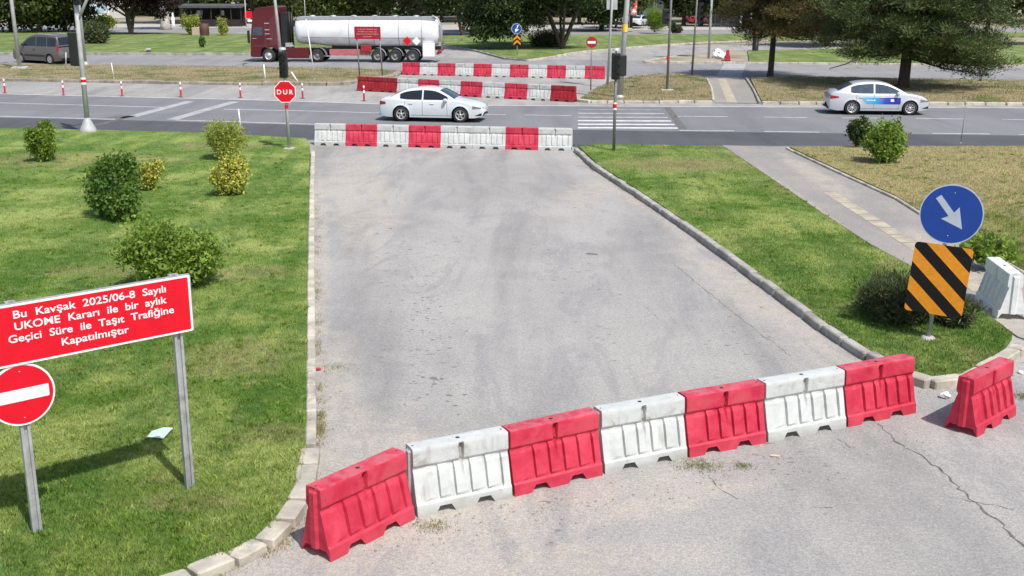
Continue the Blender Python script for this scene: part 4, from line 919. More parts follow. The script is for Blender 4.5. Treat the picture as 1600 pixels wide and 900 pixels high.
def make_sedan(name, loc, rz, label, paint, glass, p, decal=False):
    t = empty(name, loc, rz, label, 'car'); c = Car(p['L'], p['W'], p['deck'], p['roof'], p['wh'], p['belt'], p.get('wr', .33), p.get('taper', .36))
    c.build(t, paint, glass, p.get('spokes', 5))
    rf = lambda x: interp(c.roof, x) - .085
    for sd in (-1, 1):
        for (xa, xb) in p['win']:
            lo = lambda x: c.belt + .035
            c.side_patch(t, 'side_window', glass, xa, xb, lo, rf, .006, 16, sd, True)
        for x in p['doors']: c.side_patch(t, 'door_gap', M['seam'], x - .007, x + .007, .30, c.belt - .01, .0035, 1, sd)
        c.side_patch(t, 'sill_line', M['seam'], -.85, .95, .285, .30, .0035, 8, sd)
        for x in p['handles']:
            b = MB(); b.rbox((x, sd * (c.sidey(x, .80) + .015), .80), (.18, .03, .035), .01); b.build('door_handle', paint, t)
    c.top_patch(t, 'windscreen', glass, *p['ws']); c.top_patch(t, 'rear_window', glass, *p['rw'])
    for sd in (-1, 1):
        c.side_patch(t, 'headlight', M['head'], c.L - .42, c.L - .04, lambda x: .60 + (x - c.L + .4) * .05, lambda x: .665 + (c.L - .04 - x) * .16, .008, 8, sd)
        c.side_patch(t, 'tail_lamp', M['tail'], -c.L + .03, -c.L + p.get('tl', .32), lambda x: .72 + (x + c.L) * .12, lambda x: .90 - (x + c.L) * .14, .008, 6, sd)
        c.side_patch(t, 'bumper_vent', M['darktrim'], c.L - .32, c.L - .02, lambda x: .30, lambda x: .30 + (x - c.L + .34) * .4, .006, 5, sd)
    b = MB(); b.rbox((c.L - .03, 0, .60), (.05, 1.05, .10), .02); b.rbox((c.L - .04, 0, .36), (.06, 1.3, .14), .02); b.build('grille', M['darktrim'], t)
    b = MB(); b.rbox((c.L + .005, 0, .47), (.02, .5, .11), .005); b.build('number_plate', M['swhite'], t)
    b = MB(); b.rbox((-c.L - .005, 0, .62), (.02, .5, .11), .005); b.build('number_plate', M['swhite'], t)
    b = MB(); b.rbox((-c.L + .03, 0, .30), (.10, 1.45, .10), .03); b.build('rear_skirt', M['darktrim'], t)
    add_mirrors(t, c, p['mir'], c.belt + .05, paint)
    return t, c
A_ = dict(L=4.64, W=1.78, belt=.93, wr=.33, wh=(-1.30, 1.36), taper=.38, spokes=5,
    deck=[(-2.32, .84), (-2.25, .965), (-2.0, 1.02), (-1.5, 1.02), (-1.0, .97), (.6, .97), (1.0, .985), (1.4, .93), (1.9, .84), (2.2, .72), (2.32, .60)],
    roof=[(-1.95, .98), (-1.6, 1.16), (-1.15, 1.36), (-.6, 1.445), (-.1, 1.455), (.3, 1.40), (.75, 1.20), (1.15, .97)],
    win=[(-1.35, -.36), (-.29, .80)], doors=(-.33, .78, -1.12), handles=(-.85, .1), ws=(.42, 1.08), rw=(-1.82, -1.28), mir=.72)
a = at(625, 190); c_ = at(721, 192)
cc = (a + c_) / 2; ang = math.atan2(c_.y - a.y, c_.x - a.x); cc += Vector((-math.sin(ang), math.cos(ang), 0)) * .87 - Vector((.03, 0, 0)); cc.z = .004
make_sedan('parked_car' if False else 'white_sedan', cc, ang, 'white sedan driving on the main road behind the barrier row', M['carwhite'], M['glass'], A_)
B_ = dict(L=4.53, W=1.79, belt=.95, wr=.32, wh=(-1.22, 1.40), taper=.38, spokes=9, tl=.42,
    deck=[(-2.27, .86), (-2.2, 1.0), (-2.0, 1.06), (-1.5, 1.05), (-1.0, .98), (.6, .98), (1.0, 1.0), (1.4, .96), (1.9, .86), (2.15, .74), (2.27, .60)],
    roof=[(-1.98, 1.03), (-1.6, 1.22), (-1.1, 1.42), (-.5, 1.49), (0, 1.48), (.4, 1.40), (.85, 1.20), (1.25, .98)],
    win=[(-1.3, -.28), (-.2, .88)], doors=(-.25, .86, -1.05), handles=(-.85, .12), ws=(.5, 1.18), rw=(-1.85, -1.22), mir=.80)
a = at(1325, 179.5); c_ = at(1424, 180.5); cc = (a + c_) / 2; ang = math.atan2(c_.y - a.y, c_.x - a.x); cc += Vector((-math.sin(ang), math.cos(ang), 0)) * .87 - Vector((.06, 0, 0)); cc.z = .004
t, c = make_sedan('silver_sedan', cc, ang, 'silver sedan with blue advertising band along its doors', M['carsilver'], M['glass2'], B_)
m, nt, bs = newmat('blue_advert_band'); X = nd(nt, 'SeparateXYZ', None, Vector=objc(nt)).outputs['X']
cr = nd(nt, 'ValToRGB'); e = cr.color_ramp; e.elements[0].position = 0; e.elements[0].color = (.12, .42, .62, 1); e.elements[1].position = 1; e.elements[1].color = (.015, .03, .33, 1)
q = e.elements.new(.45); q.color = (.02, .27, .60, 1); q = e.elements.new(.65); q.color = (.03, .07, .42, 1)
nt.links.new(ramp(nt, X, -.85, .98), cr.inputs[0]); nt.links.new(cr.outputs[0], bs.inputs['Base Color']); bs.inputs['Roughness'].default_value = .4
for sd in (-1, 1):
    bd = c.side_patch(t, 'advert_band', m, -.78, .95, lambda x: .50 + max(0, -.55 - x) * .8, .80, .0045, 20, sd)
    c.side_patch(t, 'emblem', M['swhite'], .50, .66, .62, .74, .008, 3, sd, parent=bd)
    c.side_patch(t, 'lettering', simple('pale_blue_print', (.45, .62, .75), .5, var=.4, scale=14), -.62, -.18, lambda x: .655 + .008 * math.sin(x * 60), lambda x: .70 + .012 * math.sin(x * 47), .008, 30, sd, parent=bd)
    c.side_patch(t, 'print_spot', simple('red_print', (.45, .08, .15), .5), .02, .16, .68, .76, .008, 3, sd, parent=bd)
# minivan
V_ = dict(L=4.45, W=1.83, belt=1.08, wr=.32, wh=(-1.42, 1.33), taper=.17)
deck = [(-2.22, .95), (-2.15, 1.08), (-1.0, 1.1), (.8, 1.1), (1.2, 1.12), (1.55, 1.05), (1.95, .93), (2.15, .78), (2.22, .62)]
roof = [(-2.14, 1.12), (-2.08, 1.45), (-1.95, 1.74), (-1.5, 1.82), (-.5, 1.85), (.2, 1.82), (.6, 1.70), (1.05, 1.40), (1.5, 1.08)]
a = at(35, 98); c_ = at(91, 101); ang = math.atan2(a.y - c_.y, a.x - c_.x); cc = (a + c_) / 2 + Vector((0, .9, 0)); cc.z = .004
t = empty('minivan', cc + Vector((.1, 0, 0)), ang, 'grey-beige minivan on the far road behind the leaning lamp post', 'van'); c = Car(4.45, 1.83, deck, roof, V_['wh'], V_['belt'], .32, .17); c.build(t, M['cargrey'], M['glass'], 9)
rf = lambda x: interp(c.roof, x) - .13
for sd in (-1, 1):
    for xa, xb in ((-1.95, -1.2), (-1.12, -.2), (-.12, 1.15)): c.side_patch(t, 'side_window', M['glass'], xa, xb, lambda x: c.belt + .05, rf, .006, 12, sd, True)
    for x in (-1.1, -.16, 1.0): c.side_patch(t, 'door_gap', M['seam'], x - .008, x + .008, .3, c.belt, .0035, 1, sd)
    c.side_patch(t, 'side_moulding', M['darktrim'], -.98, .9, .48, .58, .012, 8, sd)
    c.side_patch(t, 'tail_lamp', M['tail'], -2.2, -2.02, .85, 1.22, .01, 4, sd); c.side_patch(t, 'headlight', M['head'], 1.75, 2.15, .74, .86, .008, 6, sd)
    b = MB(); b.tube([(-1.6, sd * .68, 1.87), (.1, sd * .68, 1.89)], .02, 6); b.build('roof_rail', M['polegrey'], t)
    b = MB(); b.rbox((.0, sd * (c.sidey(0, .85) + .015), .9), (.16, .03, .05), .01); b.build('door_handle', M['darktrim'], t)
c.top_patch(t, 'windscreen', M['glass'], .65, 1.42); c.top_patch(t, 'rear_window', M['glass'], -2.125, -2.0, n=4)
b = MB(); b.rbox((-2.2, 0, .5), (.1, 1.6, .25), .04); b.build('rear_bumper', M['cargrey'], t); b = MB(); b.rbox((2.16, 0, .5), (.12, 1.5, .25), .04); b.build('front_bumper', M['darktrim'], t)
add_mirrors(t, c, .95, 1.2, M['darktrim']); t.scale = (1.2, 1.1, 1.15)

# ------------------------------------------------------------------ tanker truck, heading left; local +x towards the rear, near side is -y
a = at(419, 97.5); c_ = at(645, 98.5); sc_ = (c_ - a).length / 11.07; ang = math.atan2(c_.y - a.y, c_.x - a.x)
t = empty('tanker_truck', a + Vector((-1.35, 0, 0)) + Vector((-math.sin(ang), math.cos(ang), 0)) * .3, ang, 'tanker truck with maroon cab and long white tank on the far road', 'truck')
def twheel(x, rim, y=-.0, r=.5, dual=False):
    for sg, yy in ((1, .0), (-1, 2.2)):
        b = MB(); b.lathe([(r * .58, -.02), (r * .92, -.03), (r, .02), (r, .30), (r * .9, .32), (r * .4, .32)], n=28); wo = b.build('wheel', M['rubber'], t, (x, yy + (.3 if sg < 0 else 0), r)); 
        if sg < 0: wo.rotation_euler = (0, 0, math.pi)
        b = MB(); b.lathe([(r * .58, -.025), (r * .5, .05 if rim else .1), (r * .3, .02 if rim else .12), (r * .25, -.03 if rim else .05), (0, -.03 if rim else .05)], n=24); b.build('rim', M['alloy'] if rim else M['poledark'], wo)
twheel(1.35, True); twheel(5.1, False)
for x in (9.75, 11.08, 12.42): twheel(x, False)
def ruled(b, polyA, polyB, y0, y1, mi=0): # two xz outlines bridged in y
    n = len(polyA); b.add([(x, y0, z) for x, z in polyA] + [(x, y1, z) for x, z in polyB], [tuple(range(n)), tuple(reversed(range(n, 2 * n)))] + [(i, i + n, (i + 1) % n + n, (i + 1) % n) for i in range(n)], mi)
cab = [(.06, .38), (.0, .6), (.0, 1.3), (.08, 2.05), (.22, 2.95), (.42, 3.62), (.62, 3.74), (1.9, 3.86), (2.3, 3.82), (2.34, .95), (1.95, .95), (1.85, 1.06), (1.6, 1.12), (1.1, 1.12), (.86, 1.0), (.76, .72), (.74, .38)]
cab = [(x, z if z < 2 else 2 + (z - 2) * 1.17) for x, z in cab]
b = MB(); b.prism(cab, -.05, 2.45); cb = b.build('cab', M['truckred'], t, bevel=.05)
plate([(.20, 2.0), (.98, 2.0), (.98, 2.62), (.30, 2.62)], -.058, -.05, M['glass2'], cb, 'side_window')
b = MB(); b.add([(.075, .08, 2.0), (.075, 2.32, 2.0), (.21, 2.32, 2.85), (.21, .08, 2.85)], [(0, 1, 2, 3)]); o = b.build('windscreen', M['glass'], cb); o.location = (-.012, 0, 0)
plate([(1.5, 1.3), (2.33, 1.3), (2.33, 3.55), (1.9, 3.5), (1.55, 3.1)], -.056, -.05, simple('cab_side_panel', (.11, .02, .03), .5), cb, 'side_fairing')
plate([(.16, 1.2), (1.2, 1.2), (1.2, 1.215), (.16, 1.215)], -.056, -.05, M['seam'], cb, 'door_gap'); plate([(1.2, 1.1), (1.22, 1.1), (1.22, 2.8), (1.2, 2.8)], -.056, -.05, M['seam'], cb, 'door_gap')
for z in (2.12, 2.42, 2.9): plate(rrect(.36, .07, .02), -.07, -.05, M['galv'], cb, 'louvre', (1.35, 0, z))
plate(rrect(.42, .05, .01), -.075, -.05, M['alloy'], cb, 'door_handle', (1.5, 0, 1.75)); plate(rrect(.32, .04, .01), -.075, -.05, M['alloy'], cb, 'trim_strip', (.35, 0, 1.78))
b = MB(); b.rbox((-.08, -.12, 1.9), (.16, .22, .95), .04); b.rbox((-.08, 2.52, 1.9), (.16, .22, .95), .04); b.build('mirror', M['black'], cb)
b = MB(); b.rbox((.02, 1.2, .62), (.16, 2.3, .42), .04); b.build('front_bumper', M['truckred'], cb)
b = MB(); b.box((2.6, 1.2, 2.2), (.45, 2.1, 3.0)); b.build('air_intake', M['black'], t)
b = MB(); [b.tube([(2.75 + .12 * k, .5 + .3 * k, 3.7), (2.8 + .1 * k, .5 + .3 * k, 1.4)], .05, 8) for k in range(3)]; b.build('hose', M['black'], t)
b = MB(); b.box((3.9, 1.2, .88), (4.6, 1.0, .26)); b.box((10.3, 1.2, 1.05), (8.4, 1.0, .25)); b.build('chassis', M['black'], t)
b = MB(); b.rbox((3.62, .02, .70), (1.75, .12, .78), .03); b.build('side_skirt', M['truckred'], t)
b = MB(); b.box((2.95, .15, 1.3), (.5, .3, .3), mi=0); b.rbox((3.1, .05, 1.22), (.5, .12, .1), .03); b.build('step', M['galv'], t)
for x in (5.1,):
    rows = []; 
    for k in range(13):
        an_ = math.pi * k / 12; rows.append([(x + .68 * math.cos(an_), -.06, .52 + .62 * math.sin(an_)), (x + .68 * math.cos(an_), .62, .52 + .62 * math.sin(an_))])
    b = MB(); b.grid(rows); b.build('mudguard', M['poledark'], t)
# tank: lofted oval sections
secs = [(3.35, .5, 2.42, .5), (3.38, .85, 2.38, .76), (3.5, 1.08, 2.34, .92), (3.8, 1.18, 2.32, .99), (4.8, 1.2, 2.30, 1.01), (5.9, 1.22, 2.25, 1.07), (7.5, 1.25, 2.24, 1.09), (13.2, 1.25, 2.24, 1.09), (13.9, 1.22, 2.24, 1.06), (14.25, 1.12, 2.24, .96), (14.38, .9, 2.24, .8), (14.42, .5, 2.24, .45)]
rows = []
for x, hw_, zc, hh in secs:
    r = []
    for k in range(32):
        a_ = 6.28318 * k / 32; cs, sn = math.cos(a_), math.sin(a_); e_ = .8
        r.append((x, 1.2 + hw_ * math.copysign(abs(cs) ** e_, cs), zc + hh * math.copysign(abs(sn) ** e_, sn)))
    rows.append(r)
b = MB(); b.grid(rows, closed=True); b.add(rows[0], [tuple(range(32))]); b.add(rows[-1], [tuple(range(32))]); tk = b.build('tank', M['tank'], t)
b = MB(); b.rbox((8.9, 1.2, 3.34), (10.4, 1.15, .1), .02); b.box((8.9, .38, 3.26), (10.6, .10, .24)); b.build('walkway', M['tankgrey'], tk)
b = MB(); [b.lathe([(.22, 3.36), (.22, 3.46), (0, 3.49)], c=(x, 1.2, 0), n=12, axis='z') for x in (4.6, 6.2, 7.8, 9.4, 11.0, 12.6)]; b.build('hatch', M['polegrey'], tk)
b = MB()
for x in (6.2, 7.9, 9.6, 11.3, 13.0): b.box((x, .36, 3.42), (.25, .05, .05))
b.build('bracket', M['poledark'], tk)
b = MB(); [b.grid([[(x + d, 1.2 + 1.262 * math.copysign(abs(math.cos(a)) ** .8, math.cos(a)), 2.24 + 1.102 * math.copysign(abs(math.sin(a)) ** .8, math.sin(a))) for a in np.linspace(math.pi * .55, math.pi * 1.45, 20)] for d in (-.025, .025)]) for x in (7.6, 9.5, 11.4, 13.15)]; b.build('weld_band', M['tankgrey'], tk)
b = MB(); b.tube([(4.0, -.03, 1.85), (13.4, -.03, 1.85)], .02, 6); b.build('side_rail', M['poledark'], tk)
plate([(x * .34, z * .34) for x, z in ((0, 1), (1, 0), (0, -1), (-1, 0))], -.12, -.10, M['sred'], tk, 'red_placard', (12.05, .06, 1.62)); plate([(x * .32, z * .32) for x, z in ((0, 1), (1, 0), (0, -1), (-1, 0))], -.12, -.10, M['swhite'], tk, 'white_placard', (12.75, .06, 1.62))
b = MB(); b.rbox((7.6, .1, .78), (3.1, .08, .42), .02); o = b.build('side_guard', simple('faded_red_guard', (.42, .12, .13), .6), t)
b = MB(); b.box((7.6, .1, .48), (4.4, .06, .06)); b.box((8.9, .1, .62), (1.0, .06, .06)); b.build('guard_rail', M['galv'], t)
b = MB(); b.rbox((13.65, .2, .95), (.9, .5, 1.0), .03); b.build('side_box', M['swhite'], t)
b = MB(); b.rbox((8.9, .0, 1.05), (.8, .2, .45), .02); b.build('valve_box', M['sdred'], t)
b = MB()
for x in (9.75, 11.08, 12.42):
    rows = [[(x + .62 * math.cos(math.pi * k / 12), -.04, .5 + .6 * math.sin(math.pi * k / 12)), (x + .62 * math.cos(math.pi * k / 12), .4, .5 + .6 * math.sin(math.pi * k / 12))] for k in range(13)]; b.grid(rows)
b.build('mudguard', M['tankgrey'], t)
b = MB(); b.box((14.3, 1.2, .7), (.12, 2.4, .18)); o = b.build('rear_bumper', M['sdred'], t)
b = MB(); b.tube([(13.9, .3, 3.5), (14.35, .3, 3.25), (14.62, .3, 2.5), (14.6, .3, .9)], .04, 6); b.tube([(13.9, .75, 3.5), (14.35, .75, 3.25), (14.62, .75, 2.5), (14.6, .75, .9)], .04, 6)
for k in range(8): b.tube([(14.6, .3, 1.0 + k * .3), (14.6, .75, 1.0 + k * .3)], .02, 6)
b.build('ladder', M['galv'], t)
b = MB(); b.rbox((14.45, .1, .9), (.15, .35, .2), .02); b.rbox((14.45, 2.3, .9), (.15, .35, .2), .02); b.build('tail_lamp', M['tail'], t)
b = MB(); b.rbox((14.46, .55, 1.75), (.04, .5, .35), .01); b.build('rear_placard', simple('faded_orange_plate', (.5, .25, .2), .6), t)
# ------------------------------------------------------------------ plants
def foliage(blobs, nclump, per, csig, leaf, asp=0.6, radial=False, shell=0.45, flat=1.0, up=0.35):
    vol = np.array([b[3] * b[4] * b[5] for b in blobs]) ** 0.67; idx = rng.choice(len(blobs), nclump, p=vol / vol.sum()); B = np.array(blobs)[idx]
    d = rng.normal(size=(nclump, 3)); d /= np.linalg.norm(d, axis=1)[:, None]
    r = shell + (1.04 - shell) * rng.random(nclump) ** 0.55 + rng.normal(0, .05, nclump)
    C = B[:, :3] + d * r[:, None] * B[:, 3:6]
    C = np.repeat(C, per, 0); n = len(C)
    off = rng.normal(size=(n, 3)) * csig * np.repeat(rng.uniform(.6, 1.4, nclump), per)[:, None]; off[:, 2] *= flat
    P = C + off; keep = P[:, 2] > 0.03; P, off = P[keep], off[keep]; n = len(P)
    if radial: a = off / (np.linalg.norm(off, axis=1)[:, None] + 1e-6) + rng.normal(0, .35, (n, 3))
    else: a = rng.normal(size=(n, 3))
    a[:, 2] += up if radial else 0; a /= np.linalg.norm(a, axis=1)[:, None]
    q = rng.normal(size=(n, 3)); 
    if not radial: q = np.cross(a, q + np.array([0, 0, 0]));
    else: q = np.cross(a, q)
    q /= np.linalg.norm(q, axis=1)[:, None]
    l = leaf * rng.uniform(.5, 1.5, n)[:, None]; w = l * asp
    V = np.stack([P - a * l * .5, P + q * w * .5, P + a * l * .5, P - q * w * .5], 1)
    return V.reshape(-1, 3), np.arange(n * 4).reshape(-1, 4)
def bush(name, px, py, w, h, nleaf, leaf, mat, label, cat='bush', z=ZL, asp=.6, per=14, csig=None, lob=7, radial=False, spikes=0, group=None, core=True, stemr=.02, depth=1.0, dx=0, shell=.45, taper=.8):
    p = at(px, py, z); p.x += dx; t = empty(name, p, 0, label, cat, group); bl = []
    rw = w / 2
    for i in range(lob):
        a = random.uniform(0, 6.283); k = random.uniform(.3, .75); zc = random.uniform(.3, .78) * h
        s_ = random.uniform(.26, .5)
        bl.append((math.cos(a) * rw * k, math.sin(a) * rw * k * depth, zc, rw * s_ * 1.1, rw * s_ * depth * 1.1, h * random.uniform(.25, .36)))
    bl.append((0, 0, h * .42, rw * .62, rw * .62 * depth, h * .38))
    for i in range(spikes):
        a = random.uniform(0, 6.283); k = random.uniform(.1, .8); bl.append((math.cos(a) * rw * k, math.sin(a) * rw * k, h * random.uniform(.85, 1.08), .06, .06, h * .16))
    V, Q = foliage(bl, nleaf // per, per, csig or rw * .13, leaf, asp, radial, shell)
    raw_mesh('foliage', V, Q, mat, t)
    b = MB()
    for i in range(7):
        a = 6.283 * i / 7 + random.uniform(-.3, .3); k = random.uniform(.25, .6); b.tube([(math.cos(a) * .05, math.sin(a) * .05, -.02), (math.cos(a) * rw * k * .5, math.sin(a) * rw * k * .5, h * .35), (math.cos(a) * rw * k, math.sin(a) * rw * k, h * .75)], [stemr, stemr * .8, stemr * .4], 6)
    b.build('stem', M['bark'], t); return t
def m_at(px, py): q = at(px, py, ZL); return FOC / (q.y * _c + (CAM_H - ZL) * _s)   # photo pixels per metre
def bushp(name, px, py, wpx, hpx, nleaf, leaf, mat, label, **k):
    s_ = m_at(px, py); w = wpx / s_; h = hpx / s_ / 0.93; q = at(px, py, ZL)
    h -= w * .0; t = bush(name, px, py - wpx * 0.10, w, h * 0.93, nleaf, leaf, mat, label, **k); return t
bushp('round_shrub', 72, 257, 50, 56, 7000, .09, M['l_bright'], 'light green round shrub alone at the far left of the big lawn')
bushp('round_shrub', 184, 350, 88, 94, 15000, .10, M['l_green'], 'large dark green shrub with broad leaves in the middle of the left lawn', spikes=1)
bushp('yellow_shrub', 236, 300, 34, 44, 4500, .07, M['l_yellow'], 'small yellow shrub half hidden behind the large dark green shrub')
bushp('yellow_green_shrub', 355, 254, 60, 55, 9000, .09, M['l_ygreen'], 'yellow-green shrub at the back of the pair by the stop sign', asp=.35, spikes=5, radial=True)
bushp('yellow_shrub', 357, 310, 56, 56, 9000, .075, M['l_yellow'], 'yellow-topped shrub in front of the yellow-green one', spikes=3)
bushp('loose_shrub', 270, 462, 135, 92, 15000, .085, M['l_bright'], 'wide loose bright green shrub behind the big notice board', spikes=5)
bushp('leafy_shrub', 1380, 260, 66, 62, 7500, .10, M['l_bright'], 'bright green shrub in front of the pair beside the footpath', spikes=3)
bushp('leafy_shrub', 1340, 233, 38, 42, 4500, .10, M['l_dark'], 'dark shrub at the back of the pair beside the footpath')
bushp('juniper_shrub', 1402, 512, 140, 58, 36000, .11, M['l_juniper'], 'low spreading dark juniper behind the striped hazard board', asp=.14, radial=True, lob=14, per=40)
bushp('juniper_shrub', 1496, 514, 56, 38, 5000, .12, M['l_juniper'], 'small dark juniper at the foot of the white barrier', asp=.14, radial=True, per=18)
bushp('sapling', 1545, 425, 80, 62, 1500, .11, M['l_bright'], 'sparse leafy sapling growing between blue disc and white barrier', lob=5, shell=.2, per=9)
bushp('low_weed_clump', 1180, 0 + 0, 1, 1, 14, .05, M['l_bright'], 'x') if False else None
bushp('small_weed', 5, 490 - 155, 30, 16, 500, .09, M['l_bright'], 'low weed clump at the left edge of the lawn beyond the notice board') if False else None
bushp('clipped_shrub', 300, 57, 28, 32, 3500, .17, M['l_ygreen'], 'larger round clipped shrub in front of the bus shelter', asp=.7)
bushp('clipped_shrub', 349, 57, 18, 27, 2500, .17, M['l_ygreen'], 'smaller round clipped shrub in front of the bus shelter', asp=.7)
bushp('clipped_shrub', 318, 75, 13, 17, 1500, .13, M['l_green'], 'tiny shrub in the middle of the far left lawn')
bushp('juniper_shrub', 148, 72, 44, 34, 8000, .3, M['l_juniper'], 'dark juniper between the van and the purple tree', asp=.3, radial=True)
bushp('yellow_green_shrub', 164, 50, 34, 26, 4000, .22, M['l_ygreen'], 'tall yellow-green bush below the painted wall')
bushp('clipped_shrub', 738, 58, 9, 10, 800, .15, M['l_dark'], 'tiny dark bush at the far grass edge right of the tanker')
bushp('ornamental_grass', 1023, 54, 36, 38, 7000, .35, M['l_bright'], 'large tuft of ornamental grass in front of the pale building', asp=.1, radial=True)
bushp('clipped_shrub', 1057, 54, 20, 16, 2200, .2, M['l_olive'], 'olive round bush right of the ornamental grass')
bushp('low_shrub', 860, 80, 70, 22, 8000, .3, M['l_olive'], 'low spiky bush at the foot of the many-stemmed tree', asp=.15, radial=True)
def tree(name, px, py, label, crown, tr_h, tr_r, nleaf, leaf, mat, bark='bark', per=16, csig=.3, asp=.6, radial=False, flat=1.0, lean=(0, 0), limbs=8, forks=1, shell=.4, group=None, z=0.0, spread=.7):
    p = at(px, py, z); t = empty(name, p, 0, label, 'tree', group); b = MB()
    tops = []
    for k in range(forks):
        a = 6.283 * k / max(1, forks) + .6; sp = 0 if forks == 1 else spread
        tip = Vector((lean[0] + math.cos(a) * sp * tr_h * .5, lean[1] + math.sin(a) * sp * tr_h * .5, tr_h)); mid = tip * .5 + Vector((random.uniform(-.1, .1), 0, 0)) * tr_r * 4
        b.tube([(0, 0, -.1), (tip.x * .05, tip.y * .05, tr_h * .06), mid, tip], [tr_r * 1.5, tr_r * (1.05 if forks == 1 else .7), tr_r * (.85 if forks == 1 else .55), tr_r * .4], 10); tops.append((mid, tip))
    for i in range(limbs):
        mid, tip = random.choice(tops); c = crown[i % len(crown)]; s0 = mid.lerp(tip, random.uniform(0.0, .9)); e = Vector(c[:3]) + Vector([random.uniform(-.4, .4) * c[3 + j] for j in range(3)])
        mm = s0.lerp(e, .5) + Vector((0, 0, -.08 * (e - s0).length)); b.tube([s0, mm, e], [tr_r * .4, tr_r * .25, tr_r * .1], 6)
    b.build('trunk', M[bark], t)
    V, Q = foliage(crown, nleaf // per, per, csig, leaf, asp, radial, shell, flat); raw_mesh('crown', V, Q, mat, t); return t
def crown_ball(rx, ry, z0, z1, n, sub=.42, dx=0, dy=0):
    out = [(dx, dy, (z0 + z1) / 2, rx * .6, ry * .6, (z1 - z0) / 2 * .7)]
    for i in range(n):
        a = random.uniform(0, 6.283); k = random.uniform(.35, .75); f = random.uniform(-.7, .75); kk = math.sqrt(max(.1, 1 - f * f))
        out.append((dx + math.cos(a) * rx * k * kk, dy + math.sin(a) * ry * k * kk, (z0 + z1) / 2 + f * (z1 - z0) / 2, rx * sub * random.uniform(.7, 1.1), ry * sub * random.uniform(.7, 1.1), (z1 - z0) / 2 * sub * random.uniform(.5, .9)))
    return out
def boughs(h0, h1, n, rad, dx=0, dy=0, per=110, leaf=.22, sig=.2, extra=()):
    C, B = [], MB()
    spots = []
    for i in range(n):
        u = (i + random.random()) / n; z = h0 + (h1 - h0) * u ** 1.15; a = i * 2.39996 + random.uniform(-.3, .3); L = rad(z) * random.uniform(.72, 1.08)
        spots.append((z, a, L))
    for z, a, L in list(spots) + list(extra):
        tip = Vector((dx + math.cos(a) * L, dy + math.sin(a) * L, z + random.uniform(-.35, .35) - .04 * L)); root = Vector((dx * .3, dy * .3, z + .1 + .1 * L))
        mid = root.lerp(tip, .5) + Vector((0, 0, -.18)); B.tube([root, mid, tip], [.07, .045, .015], 5)
        side = Vector((-math.sin(a), math.cos(a), 0)); k = max(4, int(L * 2.6))
        for j in range(k):
            f = .3 + .72 * (j + random.random()) / k; w = (f * .28 + .05) * L
            c = root.lerp(tip, f) + side * random.uniform(-w, w) + Vector((0, 0, random.uniform(-.12, .22))); C.append((c.x, c.y, c.z, random.uniform(.8, 1.35)))
    C = np.array(C); s_ = np.repeat(C[:, 3], per); P0 = np.repeat(C[:, :3], per, 0); n_ = len(P0)
    off = rng.normal(size=(n_, 3)) * sig * s_[:, None]; off[:, :2] *= 1.35; off[:, 2] *= .75
    P = P0 + off; a_ = off / (np.linalg.norm(off, axis=1)[:, None] + 1e-6); a_[:, 2] += .6; a_ += rng.normal(0, .3, (n_, 3)); a_ /= np.linalg.norm(a_, axis=1)[:, None]
    q = np.cross(a_, rng.normal(size=(n_, 3))); q /= np.linalg.norm(q, axis=1)[:, None]; l = leaf * rng.uniform(.6, 1.3, n_)[:, None]; w = l * .2
    V = np.stack([P - a_ * l * .5, P + q * w * .5, P + a_ * l * .5, P - q * w * .5], 1); return V.reshape(-1, 3), np.arange(n_ * 4).reshape(-1, 4), B
def pine(px, py, label, tr_h, tr_r, bg, mat, lean):
    t = empty('pine_tree', at(px, py, 0), 0, label, 'tree'); V, Q, B = bg
    B.tube([(0, 0, -.1), (lean * .1, 0, .4), (lean * .5, 0, tr_h * .5), (lean, 0, tr_h)], [tr_r * 1.4, tr_r * 1.05, tr_r * .75, tr_r * .15], 12)
    B.build('trunk', M['bark'], t); raw_mesh('crown', V, Q, mat, t)
# the two pines of the right median
def pine_crown(tiers):
    out = []
    for (cx, cy, z, r, n) in tiers:
        for i in range(n):
            a = 6.283 * i / n + random.uniform(-.35, .35); k = random.uniform(.5, .95); s_ = random.uniform(.22, .36) * r
            out.append((cx + math.cos(a) * r * k, cy + math.sin(a) * r * k, z + random.uniform(-.5, .5) - .1 * k * r * .5, s_ * 1.25, s_ * 1.25, s_ * .62))
        out.append((cx, cy, z + .2, r * .4, r * .4, .6))
    return out
pine(1410, 139, 'large dark green pine with drooping branches on the right median behind the silver sedan', 12.5, .31,
     boughs(2.1, 11.5, 160, lambda z: (4.0 if z < 2.6 else 5.6) if z < 6 else 5.6 * (12.6 - z) / 6.6, .35, 0, extra=[(1.6, -.15, 4.6), (1.3, -.35, 3.9), (1.9, -.5, 4.4), (1.9, .1, 5.3), (2.0, -2.4, 3.2), (1.9, -2.9, 2.6), (1.8, -1.3, 2.6), (2.2, 3.3, 3.6), (1.4, -.25, 4.3)]), M['l_pine'], .4)
pine(1203, 120, 'smaller brownish pine with slim bare trunk at the left end of the right median', 10.5, .19,
     boughs(2.5, 9.8, 100, lambda z: (2.6 if z < 3.8 else 4.2) if z < 5.5 else 4.2 * (10.8 - z) / 5.3, .4, -.8, extra=[(3.2, 0.0, 3.4), (2.9, .2, 4.2), (3.4, 3.0, 2.8), (3.6, -.3, 4.6)]), M['l_pine_brown'], .3)
